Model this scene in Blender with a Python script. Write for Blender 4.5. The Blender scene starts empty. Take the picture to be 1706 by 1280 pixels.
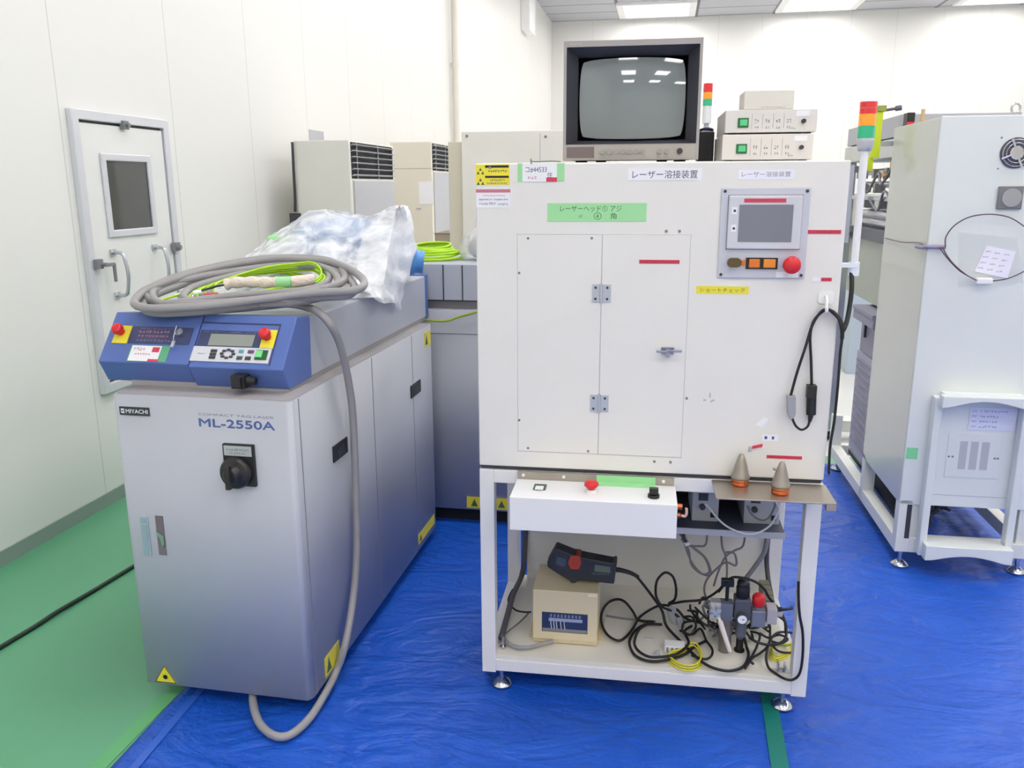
import bpy, math, random
from mathutils import Matrix, Vector
random.seed(7)
SC = bpy.context.scene
R = math.radians

# ------------------------------------------------------------------ camera
cam_data = bpy.data.cameras.new('camera')
cam_data.sensor_fit = 'HORIZONTAL'
cam_data.sensor_width = 36.0
cam_data.lens = 36.0 * 1386.8 / 1706.0
cam_data.clip_end = 200
cam = bpy.data.objects.new('camera', cam_data)
SC.collection.objects.link(cam)
yaw, pitch, roll = R(10.27), R(13.37), R(0.27)
f0 = Vector((-math.sin(yaw), math.cos(yaw), 0)); r0 = Vector((math.cos(yaw), math.sin(yaw), 0)); up = Vector((0, 0, 1))
fw = f0*math.cos(pitch) - up*math.sin(pitch)
dn = -(up*math.cos(pitch) + f0*math.sin(pitch))
cr = r0*math.cos(roll) + dn*math.sin(roll)
cd = -r0*math.sin(roll) + dn*math.cos(roll)
m = Matrix((cr, -cd, -fw)).transposed().to_4x4()
m.translation = Vector((0, 0, 1.5))
cam.matrix_world = m
SC.camera = cam

# ------------------------------------------------------------------ world, exposure
w = bpy.data.worlds.new('world'); SC.world = w; w.use_nodes = True
w.node_tree.nodes['Background'].inputs[0].default_value = (0.9, 0.93, 1.0, 1)
w.node_tree.nodes['Background'].inputs[1].default_value = 0.3
vs = SC.view_settings
vs.view_transform = 'Standard'; vs.look = 'None'; vs.gamma = 1; vs.use_curve_mapping = False
vs.exposure = 0.0
SC.cycles.use_denoising = True
SC.cycles.max_bounces = 8
SC.cycles.diffuse_bounces = 5
SC.cycles.sample_clamp_indirect = 6
LIGHT = 11.0         # emission of the ceiling fixtures' diffusers

# ------------------------------------------------------------------ materials
def srgb(c):
    def f(v):
        v = v/255.0
        return v/12.92 if v <= 0.04045 else ((v+0.055)/1.055)**2.4
    return (f(c[0]), f(c[1]), f(c[2]), 1)
MATS = {}
def mat(name, col, rough=0.5, metal=0.0, emit=0.0, alpha=1.0, coat=0.0, noise=0.0, nscale=8.0, bump=0.0, bscale=60.0, spec=0.5, trans=0.0):
    M = bpy.data.materials.new(name); M.use_nodes = True
    nt = M.node_tree; b = nt.nodes['Principled BSDF']
    c = srgb(col)
    b.inputs['Base Color'].default_value = c
    b.inputs['Roughness'].default_value = rough
    b.inputs['Metallic'].default_value = metal
    b.inputs['Specular IOR Level'].default_value = spec
    b.inputs['Coat Weight'].default_value = coat
    b.inputs['Alpha'].default_value = alpha
    b.inputs['Transmission Weight'].default_value = trans
    if emit:
        b.inputs['Emission Color'].default_value = c
        b.inputs['Emission Strength'].default_value = emit
    tc = nt.nodes.new('ShaderNodeTexCoord')
    n = nt.nodes.new('ShaderNodeTexNoise'); n.inputs['Scale'].default_value = nscale; n.inputs['Detail'].default_value = 4
    nt.links.new(tc.outputs['Object'], n.inputs['Vector'])
    mx = nt.nodes.new('ShaderNodeMix'); mx.data_type = 'RGBA'
    k = noise if noise else 0.03
    mx.inputs[6].default_value = tuple(v*(1-k) for v in c[:3])+(1,)
    mx.inputs[7].default_value = tuple(min(1, v*(1+k)) for v in c[:3])+(1,)
    nt.links.new(n.outputs['Fac'], mx.inputs[0]); nt.links.new(mx.outputs[2], b.inputs['Base Color'])
    if bump:
        n2 = nt.nodes.new('ShaderNodeTexNoise'); n2.inputs['Scale'].default_value = bscale; n2.inputs['Detail'].default_value = 3
        nt.links.new(tc.outputs['Object'], n2.inputs['Vector'])
        bp = nt.nodes.new('ShaderNodeBump'); bp.inputs['Strength'].default_value = bump; bp.inputs['Distance'].default_value = 0.01
        nt.links.new(n2.outputs['Fac'], bp.inputs['Height']); nt.links.new(bp.outputs['Normal'], b.inputs['Normal'])
    MATS[name] = M
    return M

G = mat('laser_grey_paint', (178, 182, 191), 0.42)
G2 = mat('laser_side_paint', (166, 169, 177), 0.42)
GROOVE = mat('groove_grey', (160, 156, 156), 0.6)
BLUE = mat('console_blue', (84, 108, 172), 0.42)
BLUED = mat('console_dark_panel', (62, 68, 106), 0.35)
CREAM = mat('cream_paint', (229, 227, 222), 0.38)
CREAM2 = mat('frame_cream_paint', (228, 227, 224), 0.4)
TRAY = mat('tray_cream', (222, 218, 206), 0.5, noise=0.05)
BEIGE = mat('beige_metal', (226, 224, 215), 0.5)
BEIGE2 = mat('warm_beige_metal', (228, 222, 206), 0.5)
TAN = mat('tan_transformer_paint', (214, 200, 164), 0.5)
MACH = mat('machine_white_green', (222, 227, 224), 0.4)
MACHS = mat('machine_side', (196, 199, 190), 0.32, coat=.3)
WHITE = mat('white_plastic', (240, 240, 240), 0.4)
PAPER = mat('white_paper', (238, 238, 242), 0.8)
BLACK = mat('black_plastic', (26, 26, 28), 0.4)
RUBBER = mat('black_rubber', (22, 22, 24), 0.5)
DARK = mat('dark_grey', (58, 58, 64), 0.5)
MID = mat('mid_grey', (128, 128, 134), 0.5)
LGREY = mat('light_grey', (182, 184, 190), 0.45)
HOSE = mat('grey_cable_jacket', (150, 148, 148), 0.42)
GWIRE = mat('grey_wire', (118, 116, 122), 0.5)
LIME = mat('lime_cable_jacket', (176, 222, 30), 0.45)
YEL = mat('yellow_vinyl', (236, 222, 62), 0.5)
YELH = mat('yellow_tube', (222, 216, 60), 0.4)
RED = mat('red_plastic', (214, 34, 44), 0.32)
REDL = mat('red_label', (208, 62, 88), 0.5)
ORANGE = mat('orange_lens', (226, 120, 40), 0.3)
GREENT = mat('green_tape', (160, 222, 160), 0.55)
GREENB = mat('green_button', (60, 170, 96), 0.3)
CHROME = mat('bright_steel', (205, 205, 208), 0.22, 1.0)
ALU = mat('aluminium', (196, 200, 206), 0.35, 0.9)
STEEL = mat('brushed_steel_plate', (176, 168, 156), 0.38, 0.85, noise=0.06, nscale=20)
IRON = mat('grey_nozzle_metal', (160, 152, 142), 0.4, 0.7)
COPPER = mat('copper_ring', (205, 112, 66), 0.3, 0.85)
INK = mat('dark_ink', (60, 60, 86), 0.7)
INKB = mat('blue_ink', (66, 88, 158), 0.6)
INKG = mat('grey_ink', (130, 130, 140), 0.7)
INKP = mat('pink_ink', (196, 120, 140), 0.7)
INKGR = mat('dark_green_ink', (66, 96, 72), 0.7)
INKW = mat('white_ink', (225, 225, 228), 0.6)
SCREEN = mat('lcd_grey', (122, 124, 136), 0.12, coat=0.5)
LCD = mat('lcd_green_grey', (140, 146, 138), 0.2)
CRT = mat('picture_tube_glass', (126, 134, 134), 0.04, coat=1.0)
BEZEL = mat('monitor_bezel', (166, 161, 157), 0.5)
BEZD = mat('monitor_dark_mask', (64, 64, 72), 0.5)
GRILLE = mat('speaker_grille_brown', (118, 106, 104), 0.6)
LAMPR = mat('red_lamp_lens', (222, 44, 48), 0.2, emit=0.12, coat=0.4)
LAMPO = mat('orange_lamp_lens', (250, 160, 40), 0.2, emit=0.15, coat=0.4)
LAMPG = mat('green_lamp_lens', (40, 178, 128), 0.2, emit=0.1, coat=0.4)
FGREEN = mat('fluorescent_yellow', (208, 226, 44), 0.45)
SHADOWGAP = mat('black_recess', (18, 18, 26), 0.8)
FITBLUE = mat('pale_blue_fitting', (130, 160, 196), 0.4)
PURP = mat('violet_grey_panel', (140, 138, 156), 0.5)
GREENGREY = mat('green_grey_panel', (172, 178, 164), 0.5)
PALEB = mat('pale_blue_sheet', (176, 190, 204), 0.5)
KNOBW = mat('white_enamel', (236, 236, 234), 0.3)
BROWNW = mat('brown_wire', (112, 82, 92), 0.5)
SLEEVEW = mat('wrapped_sleeve', (226, 214, 200), 0.7, bump=0.5, bscale=90)
BLUEBAG = mat('blue_plastic_wrap', (86, 150, 214), 0.3, bump=0.6, bscale=25)
GLASSD = mat('dark_window_glass', (70, 72, 72), 0.06, coat=0.6)
WALL_FIX = mat('fixture_white', (245, 245, 246), 0.5)

# ------------------------------------------------------------------ mesh builder
class Frame:
    def __init__(s, o, a):
        s.o = Vector(o); s.a = R(a); s.m = Matrix.Translation(s.o) @ Matrix.Rotation(s.a, 4, 'Z')
    def w(s, p): return s.m @ Vector(p)
W0 = Frame((0, 0, 0), 0)
FL = Frame((-1.491, 2.005, 0), -0.82)       # front laser welder, origin at its front left corner
FB = Frame((-0.497, 2.212, 0), 1.68)        # cream welding station
FR = Frame((0.953, 3.309, 0), 0.93)         # large machine at the right

def catmull(pts, n=6, closed=False):
    P = [Vector(p) for p in pts]; out = []
    N = len(P)
    if N < 3 and not closed: return P
    rng = range(N if closed else N-1)
    for i in rng:
        if closed: p0, p1, p2, p3 = P[(i-1) % N], P[i], P[(i+1) % N], P[(i+2) % N]
        else: p0, p1, p2, p3 = P[max(i-1, 0)], P[i], P[i+1], P[min(i+2, N-1)]
        for k in range(n):
            t = k/n
            out.append(0.5*((2*p1)+(p2-p0)*t+(2*p0-5*p1+4*p2-p3)*t*t+(3*p1-p0-3*p2+p3)*t**3))
    if not closed: out.append(P[-1])
    return out

class MB:
    def __init__(s): s.v = []; s.f = []; s.mi = []; s.sm = []; s.mats = []; s.cur = 0; s.xf = None
    def use(s, M):
        if M not in s.mats: s.mats.append(M)
        s.cur = s.mats.index(M); return s
    def add(s, vs, fs, smooth=False):
        b = len(s.v)
        for p in vs:
            p = Vector(p)
            s.v.append(s.xf @ p if s.xf else p)
        for f in fs: s.f.append([b+i for i in f]); s.mi.append(s.cur); s.sm.append(smooth)
        return s
    def box(s, x0, x1, y0, y1, z0, z1):
        return s.add([(x0,y0,z0),(x1,y0,z0),(x1,y1,z0),(x0,y1,z0),(x0,y0,z1),(x1,y0,z1),(x1,y1,z1),(x0,y1,z1)],
                     [(0,3,2,1),(4,5,6,7),(0,1,5,4),(1,2,6,5),(2,3,7,6),(3,0,4,7)])
    def prism(s, poly, a, b, axis='y', smooth=False):
        # poly: list of 2D points; extruded along axis from a to b
        def P(p, t):
            return (p[0], t, p[1]) if axis == 'y' else (t, p[0], p[1]) if axis == 'x' else (p[0], p[1], t)
        n = len(poly); vs = [P(p, a) for p in poly]+[P(p, b) for p in poly]
        fs = [tuple(range(n)), tuple(range(2*n-1, n-1, -1))]
        s.add(vs, fs)
        base = len(s.v)-2*n
        for i in range(n):
            j = (i+1) % n
            s.f.append([base+i, base+n+i, base+n+j, base+j]); s.mi.append(s.cur); s.sm.append(smooth)
        return s
    def cyl(s, p0, p1, r, r2=None, seg=20, caps=True, smooth=True):
        p0, p1 = Vector(p0), Vector(p1); r2 = r if r2 is None else r2
        d = (p1-p0).normalized(); a = d.orthogonal().normalized(); b = d.cross(a)
        vs = []
        for p, q in ((p0, r), (p1, r2)):
            for i in range(seg):
                t = 2*math.pi*i/seg; vs.append(p+(a*math.cos(t)+b*math.sin(t))*q)
        s.add(vs, [(i, (i+1) % seg, seg+(i+1) % seg, seg+i) for i in range(seg)], smooth)
        if caps:
            s.add(vs[:seg], [tuple(range(seg-1, -1, -1))]); s.add(vs[seg:], [tuple(range(seg))])
        return s
    def lathe(s, prof, o, seg=24, axis='z'):
        vs = []
        for r, h in prof:
            for i in range(seg):
                t = 2*math.pi*i/seg; c, q = r*math.cos(t), r*math.sin(t)
                p = (c, q, h) if axis == 'z' else (c, h, q) if axis == 'y' else (h, c, q)
                vs.append(Vector(o)+Vector(p))
        fs = [(k*seg+i, k*seg+(i+1) % seg, (k+1)*seg+(i+1) % seg, (k+1)*seg+i) for k in range(len(prof)-1) for i in range(seg)]
        return s.add(vs, fs, True)
    def tube(s, pts, r, seg=8, closed=False, n=6, raw=False):
        P = [Vector(p) for p in pts] if raw else catmull(pts, n, closed)
        N = len(P); vs = []; up = None
        for i in range(N):
            a = P[(i-1) % N] if closed or i > 0 else P[i]
            b = P[(i+1) % N] if closed or i < N-1 else P[i]
            d = (b-a)
            if d.length < 1e-9: d = Vector((0, 0, 1))
            d.normalize()
            if up is None: up = d.orthogonal().normalized()
            else:
                up = up-d*up.dot(d)
                up = up.normalized() if up.length > 1e-6 else d.orthogonal().normalized()
            q = d.cross(up)
            rr = r(i/(N-1)) if callable(r) else r
            for k in range(seg):
                t = 2*math.pi*k/seg; vs.append(P[i]+(up*math.cos(t)+q*math.sin(t))*rr)
        fs = []
        for i in range(N if closed else N-1):
            j = (i+1) % N
            fs += [(i*seg+k, i*seg+(k+1) % seg, j*seg+(k+1) % seg, j*seg+k) for k in range(seg)]
        if not closed: fs += [tuple(range(seg-1, -1, -1)), tuple(range((N-1)*seg, N*seg))]
        return s.add(vs, fs, True)
    def ball(s, c, r, seg=14, sc=(1, 1, 1)):
        c = Vector(c); n = seg//2; vs = []
        for i in range(n+1):
            ph = math.pi*i/n
            for k in range(seg):
                t = 2*math.pi*k/seg
                vs.append(c+Vector((r*sc[0]*math.sin(ph)*math.cos(t), r*sc[1]*math.sin(ph)*math.sin(t), r*sc[2]*math.cos(ph))))
        return s.add(vs, [(i*seg+k, (i+1)*seg+k, (i+1)*seg+(k+1) % seg, i*seg+(k+1) % seg) for i in range(n) for k in range(seg)], True)
    def plate(s, x0, x1, z0, z1, y, t=0.0012):
        return s.box(min(x0, x1), max(x0, x1), y-t, y, min(z0, z1), max(z0, z1))
    def glyphs(s, x0, x1, z0, z1, y, n, dens=3):
        # small illegible strokes standing for tiny print
        wq = (x1-x0)/n; h = z1-z0
        for i in range(n):
            cx = x0+wq*(i+.5)
            for k in range(dens):
                if random.random() < .55:
                    zz = z0+h*random.uniform(.1, .9); s.plate(cx-wq*.36, cx+wq*.36, zz-h*.07, zz+h*.07, y, .0003)
                else:
                    xx = cx+wq*random.uniform(-.3, .3); s.plate(xx-wq*.07, xx+wq*.07, z0+h*.05, z1-h*.05, y, .0003)
        return s
    def text(s, body, x0, x1, z0, z1, y, bold=0.0, shear=0.0, heavy=0.0):
        bold = 0.0
        vs, fs = text_mesh(body, bold)
        if not vs: return s
        ax, bx = min(v[0] for v in vs), max(v[0] for v in vs); az, bz = min(v[1] for v in vs), max(v[1] for v in vs)
        out = [(x0+(v[0]-ax)/(bx-ax)*(x1-x0)+shear*(v[1]-az), y, z0+(v[1]-az)/(bz-az)*(z1-z0)) for v in vs]
        s.add(out, fs)
        if heavy:
            for k, (ex, ez) in enumerate(((heavy, 0), (0, heavy), (-heavy, 0), (0, -heavy))): s.add([(v[0]+ex, v[1]-.00004*(k+1), v[2]+ez) for v in out], fs)
        return s
    def build(s, name, M=None, parent=None, o=(0, 0, 0), bevel=0.0, frame=None, seg=2):
        o = Vector(o)
        me = bpy.data.meshes.new(name)
        me.from_pydata([tuple(v-o) for v in s.v], [], s.f)
        ms = s.mats if s.mats else []
        if M is not None and not ms: ms = [M]
        elif M is not None and s.mats and s.mats[0] is None: ms = [M]+s.mats[1:]
        for q in ms: me.materials.append(q)
        me.polygons.foreach_set('material_index', s.mi if len(ms) > 1 else [0]*len(s.f))
        me.polygons.foreach_set('use_smooth', s.sm)
        me.update()
        ob = bpy.data.objects.new(name, me); SC.collection.objects.link(ob)
        if parent is not None: ob.parent = parent
        if frame is not None:
            ob.location = frame.w(o); ob.rotation_euler = (0, 0, frame.a)
        if bevel:
            b = ob.modifiers.new('bevel', 'BEVEL'); b.width = bevel; b.segments = seg; b.limit_method = 'ANGLE'; b.angle_limit = R(40)
        return ob

_TC = {}
def text_mesh(body, bold=0.0):
    key = (body, bold)
    if key in _TC: return _TC[key]
    cu = bpy.data.curves.new('lettering_curve', 'FONT'); cu.body = body; cu.offset = bold; cu.resolution_u = 3
    ob = bpy.data.objects.new('lettering_curve', cu); SC.collection.objects.link(ob)
    dg = bpy.context.evaluated_depsgraph_get(); dg.update()
    me = ob.evaluated_get(dg).to_mesh()
    vs = [tuple(v.co) for v in me.vertices]; fs = [tuple(p.vertices) for p in me.polygons]
    ob.evaluated_get(dg).to_mesh_clear()
    bpy.data.objects.remove(ob); bpy.data.curves.remove(cu)
    _TC[key] = (vs, fs)
    return vs, fs

class Thing:
    """An Empty at the thing's base that parents its parts; geometry is given in frame coordinates."""
    def __init__(s, name, label, cat, F, o, group=None, kind=None):
        s.F = F; s.o = Vector(o)
        e = bpy.data.objects.new(name, None); SC.collection.objects.link(e)
        e.empty_display_size = 0.1
        e.location = F.w(o); e.rotation_euler = (0, 0, F.a)
        if kind: e['kind'] = kind
        if label: e['label'] = label
        if cat: e['category'] = cat
        if group: e['group'] = group
        s.e = e
    def part(s, name, mb, M=None, label=None, bevel=0.0, parent=None):
        ob = mb.build(name, M, parent or s.e, s.o, bevel)
        if label: ob['label'] = label
        return ob
def single(name, label, cat, F, o, mb, M=None, group=None, bevel=0.0, kind=None):
    ob = mb.build(name, M, None, o, bevel, frame=F)
    if kind: ob['kind'] = kind
    if label: ob['label'] = label
    if cat: ob['category'] = cat
    if group: ob['group'] = group
    return ob
def copy_tree(o, parent=None):
    c = o.copy(); SC.collection.objects.link(c); c.parent = parent
    for ch in list(o.children): copy_tree(ch, c)
    return c
def struct(name, mb, M=None, bevel=0.0):
    ob = mb.build(name, M, None, (0, 0, 0), bevel); ob['kind'] = 'structure'; return ob

# ------------------------------------------------------------------ room
XL, XR, YF, YB, ZC = -2.613, 9.2, -13.0, 19.57, 5.02
def node_mat(name): 
    M = bpy.data.materials.new(name); M.use_nodes = True; return M, M.node_tree, M.node_tree.nodes['Principled BSDF']
def mnode(nt, op, a, b=None):
    n = nt.nodes.new('ShaderNodeMath'); n.operation = op
    for i, v in enumerate((a, b)):
        if v is None: continue
        if isinstance(v, (int, float)): n.inputs[i].default_value = v
        else: nt.links.new(v, n.inputs[i])
    return n.outputs[0]
def panel_wall(name, axis, pitch, offset, col):
    M, nt, b = node_mat(name)
    tc = nt.nodes.new('ShaderNodeTexCoord'); sp = nt.nodes.new('ShaderNodeSeparateXYZ')
    nt.links.new(tc.outputs['Object'], sp.inputs[0])
    v = mnode(nt, 'SUBTRACT', sp.outputs[axis], offset)
    v = mnode(nt, 'DIVIDE', v, pitch); v = mnode(nt, 'FRACT', v)
    v = mnode(nt, 'SUBTRACT', v, 0.5); v = mnode(nt, 'ABSOLUTE', v)
    line = mnode(nt, 'GREATER_THAN', v, 0.5-0.0035)
    mx = nt.nodes.new('ShaderNodeMix'); mx.data_type = 'RGBA'
    mx.inputs[6].default_value = srgb(col); mx.inputs[7].default_value = srgb((206, 206, 202))
    nt.links.new(line, mx.inputs[0]); nt.links.new(mx.outputs[2], b.inputs['Base Color'])
    b.inputs['Roughness'].default_value = 0.38
    return M
WL = panel_wall('cleanroom_wall_panels', 1, 0.88, 3.39, (232, 232, 228))
WB = panel_wall('cleanroom_back_wall_panels', 0, 0.9, -2.613, (232, 232, 229))
struct('wall_left', MB().box(XL-.1, XL, YF, YB+.5, 0, ZC+.1), WL)
bw = MB(); bw.add([(XL-.1, YB, 0), (XR+.2, YB+.1, 0), (XR+.2, YB+.25, 0), (XL-.1, YB+.15, 0), (XL-.1, YB, ZC+.1), (XR+.2, YB+.1, ZC+.1), (XR+.2, YB+.25, ZC+.1), (XL-.1, YB+.15, ZC+.1)],
                  [(0,3,2,1),(4,5,6,7),(0,1,5,4),(1,2,6,5),(2,3,7,6),(3,0,4,7)])
struct('wall_back', bw, WB)
struct('wall_right', MB().box(XR, XR+.1, YF, YB+.5, 0, ZC+.1), WL)
struct('wall_front', MB().box(XL-.1, XR+.1, YF-.1, YF, 0, ZC+.1), WB)

# floor
M, nt, b = node_mat('green_epoxy_floor')
tc = nt.nodes.new('ShaderNodeTexCoord'); n = nt.nodes.new('ShaderNodeTexNoise'); n.inputs['Scale'].default_value = 1.5; n.inputs['Detail'].default_value = 5
nt.links.new(tc.outputs['Object'], n.inputs[0]); mx = nt.nodes.new('ShaderNodeMix'); mx.data_type = 'RGBA'
mx.inputs[6].default_value = srgb((86, 156, 116)); mx.inputs[7].default_value = srgb((98, 168, 128))
nt.links.new(n.outputs[0], mx.inputs[0]); b.inputs['Roughness'].default_value = 0.33
# green coating in the machine bay; unseen floor made pale grey to bounce whiter light
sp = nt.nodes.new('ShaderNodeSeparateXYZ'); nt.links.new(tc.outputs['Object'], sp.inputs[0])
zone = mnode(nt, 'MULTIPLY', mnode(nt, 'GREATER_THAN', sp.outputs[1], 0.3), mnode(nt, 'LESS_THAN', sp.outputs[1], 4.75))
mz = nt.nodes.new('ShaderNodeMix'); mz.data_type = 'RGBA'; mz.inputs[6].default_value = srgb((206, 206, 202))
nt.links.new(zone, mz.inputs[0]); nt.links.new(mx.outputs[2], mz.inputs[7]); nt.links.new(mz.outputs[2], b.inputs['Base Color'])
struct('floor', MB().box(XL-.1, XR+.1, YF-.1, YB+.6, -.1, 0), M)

# ceiling: grey panels in a grid
M, nt, b = node_mat('ceiling_panels')
tc = nt.nodes.new('ShaderNodeTexCoord'); sp = nt.nodes.new('ShaderNodeSeparateXYZ'); nt.links.new(tc.outputs['Object'], sp.inputs[0])
def stripe(ax, pitch, off, wd):
    v = mnode(nt, 'FRACT', mnode(nt, 'DIVIDE', mnode(nt, 'SUBTRACT', sp.outputs[ax], off), pitch))
    return mnode(nt, 'GREATER_THAN', mnode(nt, 'ABSOLUTE', mnode(nt, 'SUBTRACT', v, 0.5)), 0.5-wd)
l = mnode(nt, 'MAXIMUM', stripe(1, 0.8, 17.9, 0.03), stripe(0, 1.6, -1.1, 0.02))
mx = nt.nodes.new('ShaderNodeMix'); mx.data_type = 'RGBA'
mx.inputs[6].default_value = srgb((190, 192, 200)); mx.inputs[7].default_value = srgb((120, 122, 132))
nt.links.new(l, mx.inputs[0]); nt.links.new(mx.outputs[2], b.inputs['Base Color']); b.inputs['Roughness'].default_value = 0.6
struct('ceiling', MB().box(XL-.1, XR+.1, YF-.1, YB+.6, ZC, ZC+.12), M)

bb = mat('baseboard_vinyl', (142, 158, 150), 0.5)
struct('baseboard_left', MB().box(XL, XL+.008, YF, YB, 0, .064), bb)
struct('baseboard_back', MB().box(XL, XR, YB-.01, YB+.02, 0, .064), bb)

# door in the left wall
X = XL
d = Thing('door_1', 'narrow white service door with a small dark window and two handles in the left wall', None, W0, (X, 3.45, .53), kind='structure')
dfm = mat('door_frame_aluminium', (214, 216, 222), 0.4, 0.3)
fr = MB()
def hollow(mb, x0, x1, ya, yb, za, zb, w):
    # rectangular ring in the wall plane, one watertight solid
    o = [(ya, za), (yb, za), (yb, zb), (ya, zb)]; i = [(ya+w, za+w), (yb-w, za+w), (yb-w, zb-w), (ya+w, zb-w)]
    vs = [(x, p[0], p[1]) for x in (x1, x0) for r_ in (o, i) for p in r_]
    fs = []
    for k in range(4):
        j = (k+1) % 4
        fs += [(k, j, 4+j, 4+k), (8+j, 8+k, 12+k, 12+j), (k, 8+k, 8+j, j), (4+j, 12+j, 12+k, 4+k)]
    return mb.add(vs, fs)
hollow(fr, X, X+.03, 3.43, 4.175, .545, 1.845, .045)
d.part('door_frame', fr, dfm, bevel=.004)
d.part('door_gap', MB().box(X, X+.006, 3.475, 4.13, .59, 1.80), DARK)
d.part('door_leaf', MB().box(X, X+.018, 3.488, 4.122, .602, 1.788), mat('door_leaf_paint', (228, 229, 226), 0.4))
wf = MB(); y0, y1, z0, z1 = 3.60, 3.99, 1.27, 1.66
hollow(wf, X+.018, X+.03, y0, y1, z0, z1, .035)
wfo = d.part('window_frame', wf, dfm, bevel=.005)
d.part('pane', MB().box(X+.0182, X+.021, y0+.035, y1-.035, z0+.035, z1-.035), GLASSD, parent=wfo)
for yy in (3.615, 3.955):
    h = MB(); h.tube([(X+.02, yy, 1.20), (X+.07, yy, 1.195), (X+.085, yy, 1.15), (X+.09, yy, 1.10), (X+.085, yy, 1.045), (X+.07, yy, 1.0), (X+.02, yy, .995)], .009, 8)
    h.box(X+.018, X+.026, yy-.02, yy+.02, 1.185, 1.215).box(X+.018, X+.026, yy-.02, yy+.02, .98, 1.01)
    d.part('pull_handle', h, ALU)
lt = MB().box(X+.025, X+.05, 3.455, 3.50, 1.135, 1.18).cyl((X+.045, 3.49, 1.155), (X+.075, 3.49, 1.155), .009).box(X+.068, X+.08, 3.48, 3.545, 1.145, 1.16).box(X+.068, X+.08, 3.535, 3.548, 1.07, 1.155)
d.part('latch', lt, MID, bevel=.002)
lt = MB().box(X+.025, X+.05, 4.10, 4.15, 1.17, 1.215).cyl((X+.045, 4.12, 1.19), (X+.07, 4.12, 1.19), .012)
d.part('latch', lt, MID, bevel=.002)
lt = MB().box(X+.02, X+.045, 3.775, 3.815, 1.775, 1.815).cyl((X+.04, 3.795, 1.795), (X+.06, 3.795, 1.795), .01)
d.part('latch', lt, MID, bevel=.002)

# pipe and duct on the left wall
pm = mat('painted_pipe', (226, 222, 212), 0.5)
p = MB().cyl((X+.06, 10.36, 0), (X+.06, 10.36, ZC), .04, seg=16)
for zz in (2.9, 1.6): p.cyl((X+.06, 10.36, zz), (X+.06, 10.36, zz+.05), .05, seg=16)
struct('trim_1', p, pm)
struct('trim_2', MB().box(X, X+.16, 15.46, 16.1, 4.17, ZC), mat('white_duct', (250, 250, 250), 0.4), bevel=.01)

# ceiling fixtures in a regular grid
em = bpy.data.materials.new('lit_diffuser'); em.use_nodes = True
bq = em.node_tree.nodes['Principled BSDF']; bq.inputs['Emission Color'].default_value = (1, .962, .948, 1); bq.inputs['Emission Strength'].default_value = LIGHT
bq.inputs['Base Color'].default_value = (.9, .9, .9, 1)
first = None
LW, LD = 1.3, 1.2
for cx in (-0.32, 2.88, 6.3):
    for k in range(10):
        cy = 18.55-3.2*k
        if first is None:
            t = Thing('ceiling_light', 'x', 'ceiling light', W0, (0, 0, ZC))
            f = MB()
            for a, bb_ in (((-LW/2-.14, -LW/2), (-LD/2-.1, LD/2+.1)), ((LW/2, LW/2+.14), (-LD/2-.1, LD/2+.1)), ((-LW/2, LW/2), (-LD/2-.1, -LD/2)), ((-LW/2, LW/2), (LD/2, LD/2+.1))):
                f.box(a[0], a[1], bb_[0], bb_[1], ZC-.05, ZC)
            t.part('frame', f, WALL_FIX)
            t.part('diffuser', MB().box(-LW/2, LW/2, -LD/2, LD/2, ZC-.03, ZC-.005), em)
            first = t.e; o = first
        else: o = copy_tree(first)
        o.location = (cx, cy, ZC)
        col = {-0.32: 'left', 2.88: 'middle', 6.3: 'right'}[cx]
        if k == 0:
            o['label'] = {-0.32: 'lit white ceiling light above the television monitor, leftmost of the three in view',
                          2.88: 'lit white ceiling light near the back wall, middle of the three in view',
                          6.3: 'lit white ceiling light near the back wall, rightmost of the three in view'}[cx]
        else:
            o['label'] = 'lit white ceiling light in the %s line, %s from the back wall' % (col, ('second', 'third', 'fourth', 'fifth', 'sixth', 'seventh', 'eighth', 'ninth', 'tenth')[k-1])
        o['group'] = 'ceiling lights in rows'

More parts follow.
